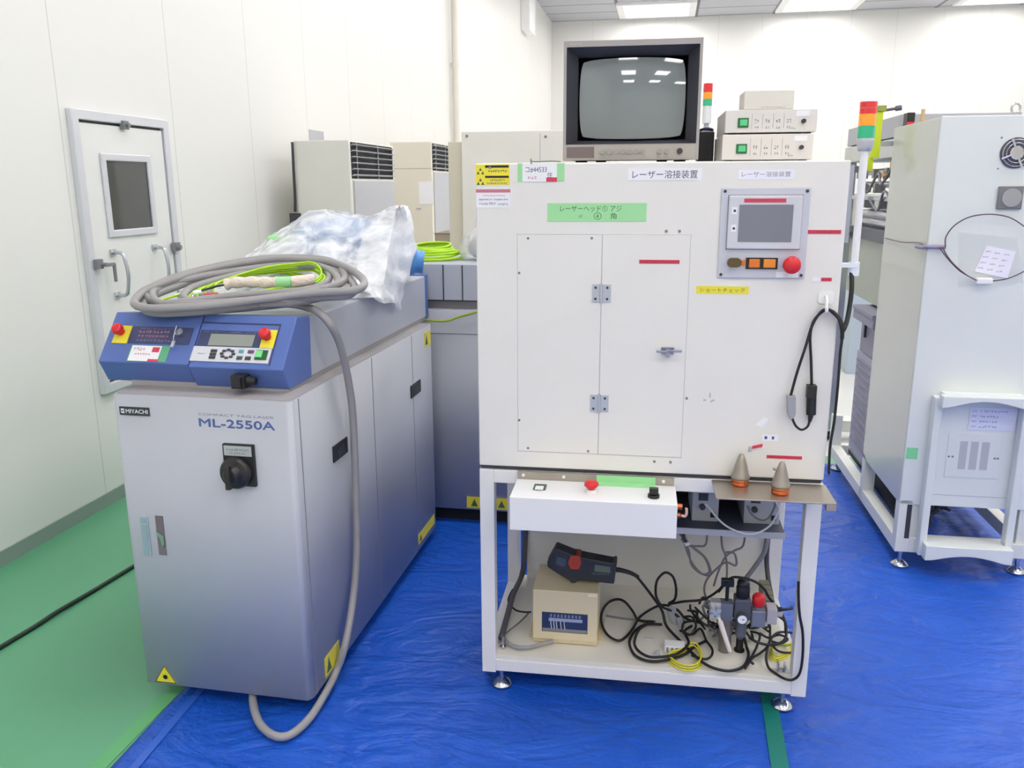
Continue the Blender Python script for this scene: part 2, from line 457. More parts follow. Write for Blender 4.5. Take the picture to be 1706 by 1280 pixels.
# centre lines of the loose cables, in the frame of the machine they lie on
CAB = {
    'k1': [(0.394, 0.17, 0.328), (0.426, 0.17, 0.325), (0.463, 0.17, 0.317), (0.511, 0.2, 0.241), (0.541, 0.22, 0.186), (0.555, 0.2, 0.147), (0.594, 0.137, 0.135), (0.626, 0.074, 0.135), (0.657, 0.022, 0.135), (0.689, -0.004, 0.135), (0.73, -0.01, 0.135), (0.771, 0.019, 0.135), (0.793, 0.082, 0.135), (0.793, 0.131, 0.135), (0.781, 0.13, 0.174)],
    'k2': [(0.613, 0.248, 0.14), (0.57, 0.25, 0.172), (0.543, 0.28, 0.17), (0.523, 0.3, 0.195), (0.522, 0.3, 0.242), (0.535, 0.3, 0.269), (0.553, 0.3, 0.281), (0.575, 0.3, 0.266), (0.586, 0.3, 0.225), (0.583, 0.3, 0.188), (0.565, 0.3, 0.171), (0.61, 0.25, 0.209), (0.67, 0.25, 0.221), (0.714, 0.25, 0.255), (0.73, 0.25, 0.282)],
    'k3': [(0.511, 0.246, 0.133), (0.468, 0.25, 0.133), (0.449, 0.305, 0.133), (0.424, 0.363, 0.133), (0.398, 0.38, 0.133), (0.369, 0.355, 0.133), (0.35, 0.291, 0.133), (0.351, 0.214, 0.133), (0.372, 0.144, 0.133), (0.405, 0.114, 0.133), (0.427, 0.134, 0.133), (0.45, 0.191, 0.133), (0.473, 0.27, 0.133), (0.52, 0.309, 0.15), (0.553, 0.31, 0.16), (0.591, 0.285, 0.16), (0.619, 0.268, 0.14), (0.664, 0.246, 0.14)],
    'k4': [(0.543, 0.237, 0.13), (0.496, 0.231, 0.13), (0.464, 0.198, 0.13), (0.441, 0.124, 0.13), (0.451, 0.058, 0.13), (0.477, 0.025, 0.13), (0.516, 0.018, 0.13), (0.564, 0.037, 0.13), (0.609, 0.072, 0.13), (0.638, 0.118, 0.13), (0.676, 0.157, 0.13)],
    'k5': [(0.515, 0.231, 0.142), (0.473, 0.179, 0.142), (0.456, 0.105, 0.142), (0.464, 0.056, 0.142), (0.494, 0.023, 0.142), (0.529, 0.023, 0.142), (0.581, 0.048, 0.142), (0.619, 0.112, 0.142), (0.61, 0.18, 0.142), (0.635, 0.22, 0.142)],
    'k6': [(0.706, 0.18, 0.285), (0.739, 0.18, 0.332), (0.773, 0.18, 0.337), (0.813, 0.18, 0.327), (0.841, 0.18, 0.305), (0.858, 0.18, 0.276), (0.889, 0.18, 0.239), (0.909, 0.18, 0.201), (0.914, 0.18, 0.161)],
    'k7': [(0.899, -0.012, 0.429), (0.902, -0.012, 0.384), (0.909, -0.014, 0.327), (0.921, -0.014, 0.273), (0.926, -0.014, 0.204), (0.922, -0.014, 0.148), (0.906, -0.012, 0.117), (0.884, -0.012, 0.11), (0.863, 0.01, 0.11), (0.843, 0.03, 0.132), (0.84, 0.06, 0.152), (0.855, 0.1, 0.178), (0.886, 0.14, 0.185), (0.946, 0.2, 0.153)],
    'k8': [(0.597, 0.199, 0.135), (0.632, 0.178, 0.135), (0.662, 0.218, 0.135), (0.675, 0.149, 0.135), (0.689, 0.1, 0.135), (0.681, 0.058, 0.135), (0.659, 0.042, 0.135), (0.625, 0.058, 0.135)],
    'k9': [(0.804, 0.14, 0.181), (0.827, 0.12, 0.184), (0.818, 0.1, 0.156), (0.803, 0.075, 0.14), (0.791, 0.049, 0.14), (0.802, 0.035, 0.135)],
    'k10': [(0.859, 0.14, 0.205), (0.853, 0.1, 0.168), (0.831, 0.095, 0.14), (0.801, 0.058, 0.14), (0.774, 0.008, 0.135)],
    'k11': [(0.795, 0.1, 0.183), (0.814, 0.08, 0.182), (0.852, 0.08, 0.175), (0.889, 0.1, 0.176), (0.904, 0.12, 0.19), (0.903, 0.15, 0.217), (0.882, 0.16, 0.23)],
    'k12': [(0.86, 0.1, 0.169), (0.874, 0.101, 0.15), (0.896, 0.104, 0.14), (0.929, 0.107, 0.14)],
    'k13': [(0.607, 0.239, 0.16), (0.632, 0.207, 0.18), (0.642, 0.153, 0.18), (0.624, 0.133, 0.16), (0.604, 0.165, 0.15), (0.611, 0.221, 0.15), (0.65, 0.199, 0.17), (0.668, 0.139, 0.18)],
    'k14': [(0.827, 0.12, 0.189), (0.854, 0.12, 0.176), (0.887, 0.14, 0.177), (0.913, 0.14, 0.165), (0.889, 0.12, 0.16), (0.855, 0.1, 0.178)],
    'g1': [(0.589, 0.28, 0.425), (0.603, 0.28, 0.406), (0.609, 0.28, 0.381), (0.63, 0.28, 0.331), (0.659, 0.28, 0.297), (0.682, 0.28, 0.289), (0.691, 0.28, 0.3), (0.675, 0.28, 0.344), (0.646, 0.28, 0.373), (0.618, 0.28, 0.391), (0.599, 0.28, 0.41)],
    'g2': [(0.67, 0.28, 0.442), (0.672, 0.28, 0.4), (0.646, 0.28, 0.388), (0.613, 0.28, 0.391), (0.594, 0.28, 0.41)],
    'g3': [(0.713, 0.28, 0.445), (0.72, 0.28, 0.398), (0.734, 0.28, 0.358), (0.74, 0.28, 0.318), (0.741, 0.28, 0.272)],
    'g4': [(0.788, 0.28, 0.442), (0.786, 0.28, 0.402), (0.76, 0.28, 0.38), (0.734, 0.28, 0.358), (0.714, 0.28, 0.306), (0.702, 0.28, 0.254)],
    'g5': [(0.733, 0.28, 0.373), (0.76, 0.28, 0.37), (0.767, 0.28, 0.33), (0.735, 0.28, 0.338), (0.7, 0.28, 0.305), (0.679, 0.28, 0.273), (0.673, 0.28, 0.242), (0.681, 0.28, 0.211), (0.701, 0.28, 0.187)],
    'g6': [(0.864, 0.32, 0.429), (0.857, 0.32, 0.363), (0.828, 0.32, 0.305), (0.803, 0.32, 0.262), (0.793, 0.32, 0.23)],
    'g7': [(0.598, 0.28, 0.42), (0.619, 0.28, 0.371), (0.63, 0.28, 0.321), (0.664, 0.28, 0.293), (0.686, 0.28, 0.304), (0.67, 0.28, 0.349), (0.637, 0.28, 0.377), (0.608, 0.28, 0.401)],
    'w1': [(0.648, 0.132, 0.588), (0.661, 0.132, 0.577), (0.689, 0.132, 0.542), (0.724, 0.132, 0.516), (0.767, 0.132, 0.502), (0.805, 0.132, 0.507), (0.837, 0.132, 0.532), (0.855, 0.132, 0.57), (0.858, 0.132, 0.588), (0.848, 0.132, 0.606)],
    'w2': [(0.774, 0.17, 0.573), (0.79, 0.17, 0.546), (0.817, 0.17, 0.531), (0.837, 0.17, 0.539), (0.852, 0.17, 0.573), (0.853, 0.17, 0.596)],
    'l1': [(0.065, 0.5, 0.29), (0.063, 0.48, 0.196), (0.057, 0.45, 0.156), (0.052, 0.282, 0.17), (0.052, 0.16, 0.16), (0.051, 0.048, 0.15)],
    'l2': [(0.047, 0.116, 0.135), (0.063, 0.062, 0.135), (0.097, 0.032, 0.135), (0.14, 0.034, 0.135), (0.173, 0.057, 0.135), (0.207, 0.079, 0.135)],
    'l3': [(0.039, 0.267, 0.16), (0.071, 0.211, 0.16), (0.103, 0.2, 0.16), (0.124, 0.203, 0.16)],
    'l4': [(0.111, 0.227, 0.14), (0.092, 0.171, 0.14), (0.058, 0.094, 0.14), (0.045, 0.037, 0.14)],
    'l5': [(0.364, 0.279, 0.14), (0.41, 0.27, 0.14), (0.478, 0.264, 0.14), (0.523, 0.263, 0.14)],
    'y1': [(0.556, 0.04, 0.13), (0.58, 0.004, 0.13), (0.613, -0.007, 0.13), (0.644, 0.013, 0.13), (0.657, 0.07, 0.13), (0.647, 0.119, 0.13), (0.625, 0.124, 0.13), (0.601, 0.087, 0.13), (0.565, 0.066, 0.13), (0.556, 0.04, 0.13)],
    'y2': [(0.864, 0.133, 0.14), (0.86, 0.091, 0.14), (0.881, 0.086, 0.14), (0.921, 0.124, 0.14), (0.941, 0.178, 0.14), (0.916, 0.174, 0.14), (0.886, 0.179, 0.14), (0.864, 0.133, 0.14)],
    'h1': [(0.892, -0.012, 0.984), (0.885, -0.012, 1.056), (0.878, -0.012, 1.12), (0.884, -0.012, 1.159), (0.903, -0.012, 1.183), (0.917, -0.012, 1.189), (0.936, -0.012, 1.177), (0.951, -0.012, 1.157), (0.957, -0.012, 1.124), (0.956, -0.012, 1.074), (0.957, -0.012, 0.994), (0.956, -0.012, 0.897), (0.951, -0.012, 0.822), (0.954, -0.012, 0.747)],
    'h2': [(0.839, -0.02, 0.96), (0.851, -0.02, 1.025), (0.868, -0.02, 1.097), (0.878, -0.02, 1.144), (0.893, -0.02, 1.177), (0.908, -0.02, 1.191), (0.925, -0.02, 1.186), (0.943, -0.02, 1.166), (0.952, -0.02, 1.138)],
    'h3': [(0.846, -0.03, 0.901), (0.856, -0.03, 0.882), (0.871, -0.03, 0.872), (0.885, -0.03, 0.88), (0.89, -0.03, 0.896)],
    'h4': [(0.98, 0.03, 1.289), (0.98, 0.03, 1.24), (0.976, 0.02, 1.187), (0.967, -0.0, 1.154), (0.957, -0.012, 1.134)],
    'tail': [(0.353, 0.2, 1.175), (0.426, 0.24, 1.173), (0.46, 0.292, 1.156), (0.51, 0.255, 1.149), (0.55, 0.243, 1.116), (0.56, 0.281, 1.053), (0.562, 0.319, 0.959), (0.562, 0.347, 0.839), (0.56, 0.352, 0.683), (0.56, 0.344, 0.506), (0.56, 0.324, 0.351), (0.56, 0.278, 0.229), (0.565, 0.187, 0.124), (0.542, 0.16, 0.045), (0.546, 0.057, 0.03), (0.542, -0.04, 0.02), (0.522, -0.115, 0.02), (0.481, -0.128, 0.02), (0.42, -0.091, 0.02), (0.367, -0.029, 0.025), (0.33, 0.04, 0.035), (0.295, 0.172, 0.03)],
    'rc1': [(-0.004, 0.561, 1.274), (-0.006, 0.414, 1.273), (-0.008, 0.279, 1.275), (-0.012, 0.074, 1.286), (-0.007, -0.02, 1.277)],
    'rc2': [(0.041, -0.03, 1.278), (0.058, -0.03, 1.25), (0.088, -0.03, 1.215), (0.133, -0.03, 1.179), (0.172, -0.03, 1.158)],
    'rc3': [(0.051, -0.03, 1.278), (0.049, -0.03, 1.314), (0.073, -0.03, 1.355), (0.12, -0.03, 1.385), (0.184, -0.03, 1.395), (0.249, -0.03, 1.385), (0.304, -0.03, 1.353), (0.357, -0.03, 1.305), (0.376, -0.03, 1.242), (0.332, -0.03, 1.199), (0.276, -0.03, 1.168), (0.226, -0.03, 1.158)],
    'rc4': [(0.032, -0.025, 1.277), (0.067, -0.025, 1.234), (0.113, -0.025, 1.191), (0.167, -0.025, 1.161)],
    'gy': [(0.5, 1.375, 0.964)],
}

# ------------------------------------------------------------------ things lying on the floor
def tarp_material():
    M, nt, b = node_mat('blue_tarpaulin')
    tc = nt.nodes.new('ShaderNodeTexCoord')
    n1 = nt.nodes.new('ShaderNodeTexNoise'); n1.inputs['Scale'].default_value = 2.6; n1.inputs['Detail'].default_value = 3.5; n1.inputs['Distortion'].default_value = 2.2
    mp = nt.nodes.new('ShaderNodeMapping'); mp.inputs['Scale'].default_value = (1.0, 1.7, 1); nt.links.new(tc.outputs['Object'], mp.inputs[0])
    nt.links.new(mp.outputs[0], n1.inputs[0])
    n2 = nt.nodes.new('ShaderNodeTexNoise'); n2.inputs['Scale'].default_value = 14; n2.inputs['Detail'].default_value = 5; n2.inputs['Distortion'].default_value = .8
    nt.links.new(mp.outputs[0], n2.inputs[0])
    ad = mnode(nt, 'ADD', n1.outputs[0], mnode(nt, 'MULTIPLY', n2.outputs[0], 0.35))
    bp = nt.nodes.new('ShaderNodeBump'); bp.inputs['Strength'].default_value = .8; bp.inputs['Distance'].default_value = .03
    nt.links.new(ad, bp.inputs['Height']); nt.links.new(bp.outputs[0], b.inputs['Normal'])
    mx = nt.nodes.new('ShaderNodeMix'); mx.data_type = 'RGBA'
    mx.inputs[6].default_value = srgb((10, 70, 178)); mx.inputs[7].default_value = srgb((28, 94, 200))
    nt.links.new(n1.outputs[0], mx.inputs[0]); nt.links.new(mx.outputs[2], b.inputs['Base Color'])
    b.inputs['Roughness'].default_value = .42
    return M
def tarp():
    mb = MB(); nx, ny = 96, 110; x0, x1, y0, y1 = -1.39, 5.2, .35, 4.6
    vs = []; fs = []
    from mathutils import noise
    for j in range(ny+1):
        for i in range(nx+1):
            x = x0+(x1-x0)*(i/nx)**1.25; y = y0+(y1-y0)*j/ny
            q = noise.noise(Vector((x*2.1, y*4.6, 0)))+.5*noise.noise(Vector((x*5, y*9, 3)))
            vs.append((x+.012*math.sin(y*2.1)*(1-i/nx), y, .0032+.0020*max(-1, min(1.0, q))*min(1, i/6)))
    fs = [(j*(nx+1)+i, j*(nx+1)+i+1, (j+1)*(nx+1)+i+1, (j+1)*(nx+1)+i) for j in range(ny) for i in range(nx)]
    mb.add(vs, fs, True)
    o = single('tarpaulin', 'large wrinkled bright blue plastic tarpaulin spread over the floor under the machines', 'tarpaulin', W0, (0, 2, 0), mb, tarp_material())
    sd = o.modifiers.new('thickness', 'SOLIDIFY'); sd.thickness = .0012; sd.offset = -1
    return o
tarp()
def strip(name, label, cat, pts, wd, M, z=.006, group=None):
    mb = MB(); vs = []
    P = [Vector((p[0], p[1], 0)) for p in pts]
    for i, p in enumerate(P):
        d = (P[min(i+1, len(P)-1)]-P[max(i-1, 0)]).normalized(); s = Vector((-d.y, d.x, 0))*wd/2
        for zz in (z, z+.0008): vs += [(p.x-s.x, p.y-s.y, zz), (p.x+s.x, p.y+s.y, zz)]
    fs = []
    for i in range(len(P)-1):
        a, b_ = i*4, i*4+4
        fs += [(a+2, b_+2, b_+3, a+3), (a, a+1, b_+1, b_), (a, b_, b_+2, a+2), (a+1, a+3, b_+3, b_+1)]
    mb.add(vs, fs)
    single(name, label, cat, W0, (pts[0][0], pts[0][1], z), mb, M, group)
strip('floor_tape', 'dark green tape strip on the blue tarpaulin by the cream machine\'s right foot', 'tape', [(.358, 2.95), (.360, 2.35), (.352, 2.0), (.34, 1.5)], .046, mat('dark_green_tape', (20, 120, 108), .45), .0058)
strip('floor_tape', 'pale green tape along the left edge of the blue tarpaulin', 'tape', [(-1.405, 2.3), (-1.425, 2.05), (-1.43, 1.7), (-1.40, 1.2)], .045, mat('pale_green_tape', (96, 172, 112), .5), .0012)
strip('floor_tape', 'clear tape seam on the blue tarpaulin beside the grey-blue laser cabinet', 'tape', [(-1.345, 2.3), (-1.345, 2.05), (-1.33, 1.7), (-1.27, 1.2)], .024, mat('clear_tape', (50, 98, 200), .35), .0058)
cb = MB(); cb.tube([(-2.233, 1.2, .007), (-2.18, 1.7, .007), (-2.134, 2.157, .007), (-2.118, 2.3, .007), (-2.108, 2.4, .011), (-2.09, 2.58, .007), (-2.07, 2.777, .007), (-2.012, 3.34, .007)], .0085, 8)
single('floor_cable', 'thin black cable lying straight on the green floor beside the left wall', 'cable', W0, (-2.14, 2.16, 0), cb, mat('black_green_cable', (22, 44, 34), .5))

# ------------------------------------------------------------------ laser welders
def rr_poly(x0, x1, y0, y1, r, n=5, corners=(1, 1, 1, 1)):
    out = []
    for (cx, cy, a0), on in zip(((x1-r, y1-r, 0), (x0+r, y1-r, 90), (x0+r, y0+r, 180), (x1-r, y0+r, 270)), corners):
        if on:
            for k in range(n+1):
                t = R(a0+90*k/n); out.append((cx+r*math.cos(t), cy+r*math.sin(t)))
        else:
            t0 = a0+45; out.append((cx+(r if math.cos(R(t0)) > 0 else -r), cy+(r if math.sin(R(t0)) > 0 else -r)))
    return out
def flip(poly): return poly[::-1]

def build_laser_front():
    F = FL
    T = Thing('laser_welder', 'grey-blue laser cabinet with a blue slanted control console, front left on the tarpaulin', 'laser welder', F, (.27, .65, 0))
    W, D = .535, 1.31
    c = MB(); c.prism(rr_poly(0, W, 0, D, .022), .05, .947, axis='z', smooth=True)
    cab = T.part('cabinet', c, G2)
    T.part('cabinet_lid', MB().prism(rr_poly(.006, W-.006, .004, D-.004, .018), .947, .9485, axis='z'), GROOVE, label='beige-grey top rim')
    # front door skin, a little proud of the body
    f = MB(); f.prism(rr_poly(.002, W-.003, -.004, .03, .015), .052, .945, axis='z', smooth=True)
    door = T.part('front_door', f, G)
    # panel joints on the right side
    for yy in (.04, .60, 1.035): T.part('side_joint', MB().box(W-.001, W+.0008, yy-.0018, yy+.0018, .052, .945), MID)
    T.part('caster_plinth', MB().box(.05, W-.05, .08, D-.06, .02, .05).box(.07, .12, .1, .17, 0, .05).box(W-.12, W-.07, .1, .17, 0, .05).box(.07, .12, D-.2, D-.12, 0, .05).box(W-.12, W-.07, D-.2, D-.12, 0, .05), SHADOWGAP, label='dark base with casters')
    # housing above
    T.part('neck', MB().box(.0, .485, .09, 1.386, .947, .968), GROOVE, bevel=.003)
    T.part('upper_housing', MB().box(-.03, .488, .235, 1.387, .962, 1.135), G, bevel=.004)
    T.part('rear_trim', MB().box(-.03, .488, 1.389, 1.428, .955, 1.14), BLUE, bevel=.004)
    # console, two modules
    prof = [(.235, .962), (.248, 1.137), (.163, 1.148), (.059, 1.023), (.092, .961)]
    T.part('console', MB().prism([(p[0], p[1]) for p in prof], -.076, .2035, axis='x'), BLUE, bevel=.003, label='blue slanted console, left half')
    prof2 = [(.235, .958), (.248, 1.137), (.163, 1.148), (.055, 1.018), (.09, .9555)]
    con2 = T.part('console', MB().prism(prof2, .2065, .488, axis='x'), BLUE, bevel=.003, label='blue slanted console, right half')
    # local basis on the sloping face: x, s along the slope, n outward
    u = Vector((0, .64, .769)); n = Vector((0, -.769, .64)); N = Vector((0, .059, 1.023))
    XF = Matrix(((1, 0, 0, 0), (0, -n.y, u.y, N.y), (0, -n.z, u.z, N.z), (0, 0, 0, 1)))   # (x, -out, s)
    def S(): mb = MB(); mb.xf = XF; return mb
    T.part('indicator_panel', S().plate(-.004, .187, .062, .116, 0, .002), BLUED)
    ip = S()
    ip.use(INKP).glyphs(.02, .12, .095, .104, -.002, 9).glyphs(.02, .12, .082, .089, -.002, 9)
    ip.use(INKG).glyphs(.02, .15, .107, .112, -.002, 12).glyphs(.02, .13, .068, .074, -.002, 10)
    T.part('indicator_panel_print', ip)
    ks = S(); ks.cyl((.157, -.002, .094), (.157, -.018, .094), .0115, seg=20).box(.1555, .1585, -.036, -.018, .083, .103)
    T.part('key_switch', ks, CHROME)
    k2 = S(); k2.tube([(.157, -.034, .085), (.155, -.03, .07), (.153, -.022, .06)], .0016, 6).box(.148, .158, -.022, -.019, .042, .062)
    T.part('key', k2, ALU)
    for cx, cs, x0, x1 in ((-.034, .094, -.053, -.006), (.419, .093, .403, .4435)):
        p = T.part('emergency_stop', S().plate(x0, x1, .059, .1165, 0, .003), YEL, label='yellow plate with red mushroom emergency button')
        q = S(); q.cyl((cx, -.003, cs), (cx, -.016, cs), .011, seg=20); q.lathe([(0, -.034), (.009, -.034), (.0145, -.031), (.0165, -.026), (.0165, -.018), (.012, -.015)], (cx, 0, cs), axis='y')
        T.part('mushroom_button', q, RED, parent=p)
    tg = T.part('inspection_tag', S().plate(.012, .134, .004, .0555, 0, .001), mat('tag_green', (96, 168, 128), .6))
    tw = S(); tw.use(PAPER).plate(.016, .108, .005, .054, -.001, .0008)
    tw.use(INKP).glyphs(.022, .06, .038, .048, -.0019, 4).glyphs(.03, .08, .024, .03, -.0019, 6)
    tw.use(REDL).plate(.082, .104, .034, .05, -.0018, .0003).plate(.078, .11, .004, .012, -.0018, .0003)
    T.part('tag_paper', tw, parent=tg)
    T.part('display_recess', S().plate(.208, .447, .1335, .137, -.0008, .0012).plate(.4445, .447, .006, .1365, -.0008, .0012), BLUED)
    dp = T.part('display_panel', S().plate(.213, .4015, .0585, .1105, 0, .002), BLUED)
    lc = S(); lc.use(LCD).plate(.247, .381, .0615, .0985, -.002, .0012)
    T.part('lcd_screen', lc, parent=dp)
    dd = S(); dd.use(INKG).glyphs(.222, .27, .1035, .107, -.0021, 6).glyphs(.30, .335, .1035, .107, -.0021, 4).glyphs(.35, .392, .1035, .107, -.0021, 5)
    T.part('print', dd, parent=dp)
    kp = T.part('keypad', S().plate(.2065, .4415, .0115, .058, 0, .003), mat('keypad_silver', (206, 208, 216), .4))
    def key(nm, x0, x1, s0, s1, M_): T.part(nm, S().plate(x0, x1, s0, s1, -.003, .003), M_, parent=kp, bevel=.0012)
    for a in (.018, .0285, .039): key('key_button', .263, .282, a+.001, a+.0095, DARK)
    for i in range(8):
        t = i*math.pi/4; cx = .3155+.0175*math.cos(t); cz = .036+.0125*math.sin(t)
        key('key_button', cx-.0055, cx+.0055, cz-.0035, cz+.0035, DARK)
    key('key_button', .347, .3615, .040, .050, mat('teal_key', (90, 158, 166), .4)); key('key_button', .374, .392, .040, .050, mat('violet_key', (92, 74, 112), .4))
    key('key_button', .346, .363, .019, .030, mat('dark_green_key', (60, 86, 82), .4)); key('key_button', .371, .388, .019, .030, DARK)
    key('start_button', .399, .434, .021, .051, mat('green_surround', (34, 92, 48), .4))
    kk = S(); kk.use(mat('green_start', (116, 206, 130), .3, emit=.15)).plate(.402, .420, .027, .047, -.006, .004)
    T.part('start_lens', kk, parent=kp)
    pr = S(); pr.use(INKG).glyphs(.224, .25, .033, .037, -.0031, 5); T.part('print', pr, parent=kp)
    # black plug under the console
    pg = MB().box(.345, .385, .03, .085, .966, 1.004).cyl((.385, .055, .985), (.408, .055, .985), .014, r2=.010).box(.352, .378, .022, .032, .97, 1.0)
    T.part('connector_plug', pg, BLACK, bevel=.003)
    # badge and lettering on the door
    y = -.004
    bd = MB(); bd.use(mat('badge_dark', (52, 58, 62), .5)).plate(.023, .115, .888, .912, y, .002)
    bo = T.part('badge', bd)
    bt = MB(); bt.use(INKW).text('MIYACHI', .043, .110, .8945, .9055, y-.0025, heavy=.0004).plate(.028, .038, .8935, .9065, y-.002, .0004)
    bt.use(mat('badge_dark2', (52, 58, 62), .5)).plate(.030, .036, .8985, .9015, y-.0025, .0004)
    T.part('badge_lettering', bt, parent=bo)
    t1 = MB(); t1.use(mat('model_blue_ink', (82, 104, 160), .6)).text('ML-2550A', .262, .484, .8665, .889, y-.0006, heavy=.0009)
    t1.use(mat('model_grey_ink', (140, 144, 168), .6)).text('COMPACT YAG LASER', .262, .484, .8975, .9045, y-.0006)
    T.part('model_lettering', t1)
    # rotary main switch
    sw = T.part('main_switch', MB().box(.331, .422, y-.012, y, .705, .824), BLACK, bevel=.002, label='black rotary main switch')
    sq = MB(); sq.use(mat('switch_label', (176, 184, 182), .5)).plate(.336, .417, .792, .820, y-.012, .001); sq.use(INKG).glyphs(.342, .41, .806, .813, y-.0132, 9).glyphs(.35, .40, .797, .802, y-.0132, 7)
    T.part('switch_label', sq, parent=sw)
    kb = MB(); kb.lathe([(0, -.042), (.018, -.042), (.022, -.038), (.024, -.022), (.040, -.020), (.0445, -.014), (.0445, 0)], (.369, y-.010, .745), 32, axis='y')
    kb.box(.362, .376, y-.066, y-.05, .712, .778)
    T.part('rotary_knob', kb, mat('knob_black', (36, 34, 34), .35), parent=sw, bevel=.002)
    # door handle and lock slot
    hn = T.part('door_handle', MB().box(.0475, .073, y-.004, y, .470, .590), mat('handle_silver_green', (168, 188, 192), .35), bevel=.002)
    T.part('handle_paddle', MB().box(.051, .0695, y-.0065, y-.003, .476, .565).box(.051, .0695, y-.0065, y-.003, .570, .586), mat('handle_paddle', (150, 176, 182), .3), parent=hn, bevel=.002)
    sl = T.part('lock_recess', MB().box(.0965, .1205, y-.002, y, .474, .594), mat('recess_brown', (116, 108, 112), .5))
    T.part('lock_lever', MB().prism([(.0985, .55), (.1185, .535), (.1185, .51), (.113, .50), (.106, .53), (.0985, .535)], y-.006, y-.002), CHROME, parent=sl)
    wt = MB(); wt.use(YEL).prism([(.036, .058), (.107, .058), (.0715, .114)], y-.001, y)
    wo = T.part('warning_triangle', wt)
    wi = MB()
    wi.use(BLACK)
    tri = [(.036, .058), (.107, .058), (.0715, .114)]; cx, cz = .0715, .0767
    for i in range(3):
        a, b2 = tri[i], tri[(i+1) % 3]
        ai = (a[0]+(cx-a[0])*.09, a[1]+(cz-a[1])*.09); bi = (b2[0]+(cx-b2[0])*.09, b2[1]+(cz-b2[1])*.09)
        wi.prism([a, b2, bi, ai], y-.0016, y-.001)
    wi.cyl((cx, y-.0016, cz), (cx, y-.001, cz), .007, seg=16)
    for k in range(8):
        t = k*math.pi/4; wi.prism([(cx-.001*math.sin(t), cz+.001*math.cos(t)), (cx+.013*math.cos(t), cz+.013*math.sin(t)), (cx+.001*math.sin(t), cz-.001*math.cos(t))], y-.0016, y-.001)
    T.part('laser_symbol', wi, parent=wo)
    # side handles, recessed black
    for a, b2, z0, z1, in ((.243, .353, .695, .745), (1.0, 1.125, .703, .752)):
        h = MB(); h.use(BLACK).prism([(a, z0), (b2, z0), (b2, z1), (a, z1)], W, W+.004, axis='x'); h.use(DARK).prism([(a+.03, z0+.006), (b2-.012, z0+.006), (b2-.03, z1-.012), (a+.03, z1-.02)], W+.004, W+.005, axis='x')
        T.part('side_handle', h, label='black recessed side handle')
    for k, (a, b2, z0, z1) in enumerate(((1.20, 1.285, .865, .925), (1.04, 1.27, .075, .118), (.10, .21, .062, .125))):
        h = MB(); h.use(mat('sticker_yellow_%d' % k, (226, 214, 60), .5)).prism([(a, z0), (b2, z0), (b2, z1), (a, z1)], W, W+.0012, axis='x')
        h.use(INKGR).prism([(a+.01, z0+.008), (a+.045, z0+.008), (a+.0275, z1-.008)], W+.0012, W+.0016, axis='x')
        T.part('warning_sticker', h, label='yellow warning sticker')
    return T
build_laser_front()

# rear laser welder, seen broadside
F = W0
T = Thing('laser_welder', 'grey laser cabinet standing crosswise behind the other, with lime cables on its top', 'laser welder', F, (-.9, 3.75, 0))
x0, x1, y0, y1 = -1.55, -.26, 3.45, 4.0
T.part('cabinet', MB().prism(rr_poly(x0, x1, y0, y1, .02), .075, .985, axis='z', smooth=True), G2)
T.part('caster_plinth', MB().box(x0+.05, x1-.05, y0+.05, y1-.05, 0, .075), SHADOWGAP)
T.part('neck', MB().box(x0+.04, x1-.02, y0+.05, y1-.02, .985, 1.02), GROOVE)
T.part('upper_housing', MB().box(x0+.04, x1-.02, y0+.02, y1-.01, 1.02, 1.178), G, bevel=.004)
j = MB()
for xx in (-1.02, -.926, -.842, -.758, -.674): j.box(xx-.0025, xx+.0025, y0+.018, y0+.0205, 1.022, 1.174)
j.box(x0+.04, x1-.02, y0+.018, y0+.0205, 1.018, 1.024)
T.part('panel_joints', j, DARK)
j = MB(); j.box(-.905, -.9035, y0-.0015, y0, .52, .522).box(x0+.02, x1-.02, y0-.001, y0, .88, .882)
T.part('seam', j, MID)
ws = MB(); ws.use(mat('sticker_yellow_rear', (222, 206, 50), .5)).box(-.835, -.64, y0-.0015, y0, .083, .136); ws.use(INKGR)
for xx in (-.80, -.735, -.675): ws.prism([(xx-.016, .092), (xx+.016, .092), (xx, .127)], y0-.002, y0-.0015)
T.part('warning_sticker', ws, label='yellow warning sticker')
T.part('side_handle', MB().box(-.772, -.72, y0-.003, y0, .79, .84), BLACK)

# ------------------------------------------------------------------ things on the front laser welder
CA = [(0.005, 0.136, 1.182), (-0.029, 0.232, 1.201), (-0.006, 0.32, 1.219), (0.044, 0.435, 1.242), (0.126, 0.519, 1.259), (0.227, 0.575, 1.27), (0.358, 0.57, 1.269), (0.455, 0.533, 1.262), (0.558, 0.441, 1.243), (0.62, 0.346, 1.224), (0.62, 0.278, 1.211), (0.55, 0.258, 1.207), (0.475, 0.237, 1.202), (0.384, 0.191, 1.193), (0.296, 0.147, 1.184), (0.204, 0.11, 1.177), (0.105, 0.089, 1.173), (0.047, 0.1, 1.175)]
CB = [(-0.055, 0.238, 1.173), (-0.074, 0.313, 1.188), (-0.048, 0.424, 1.21), (0.043, 0.546, 1.234), (0.166, 0.628, 1.251), (0.325, 0.642, 1.253), (0.441, 0.595, 1.244), (0.523, 0.482, 1.221), (0.552, 0.376, 1.2), (0.462, 0.263, 1.178), (0.32, 0.202, 1.165), (0.196, 0.167, 1.158), (0.092, 0.149, 1.155), (0.009, 0.178, 1.161)]
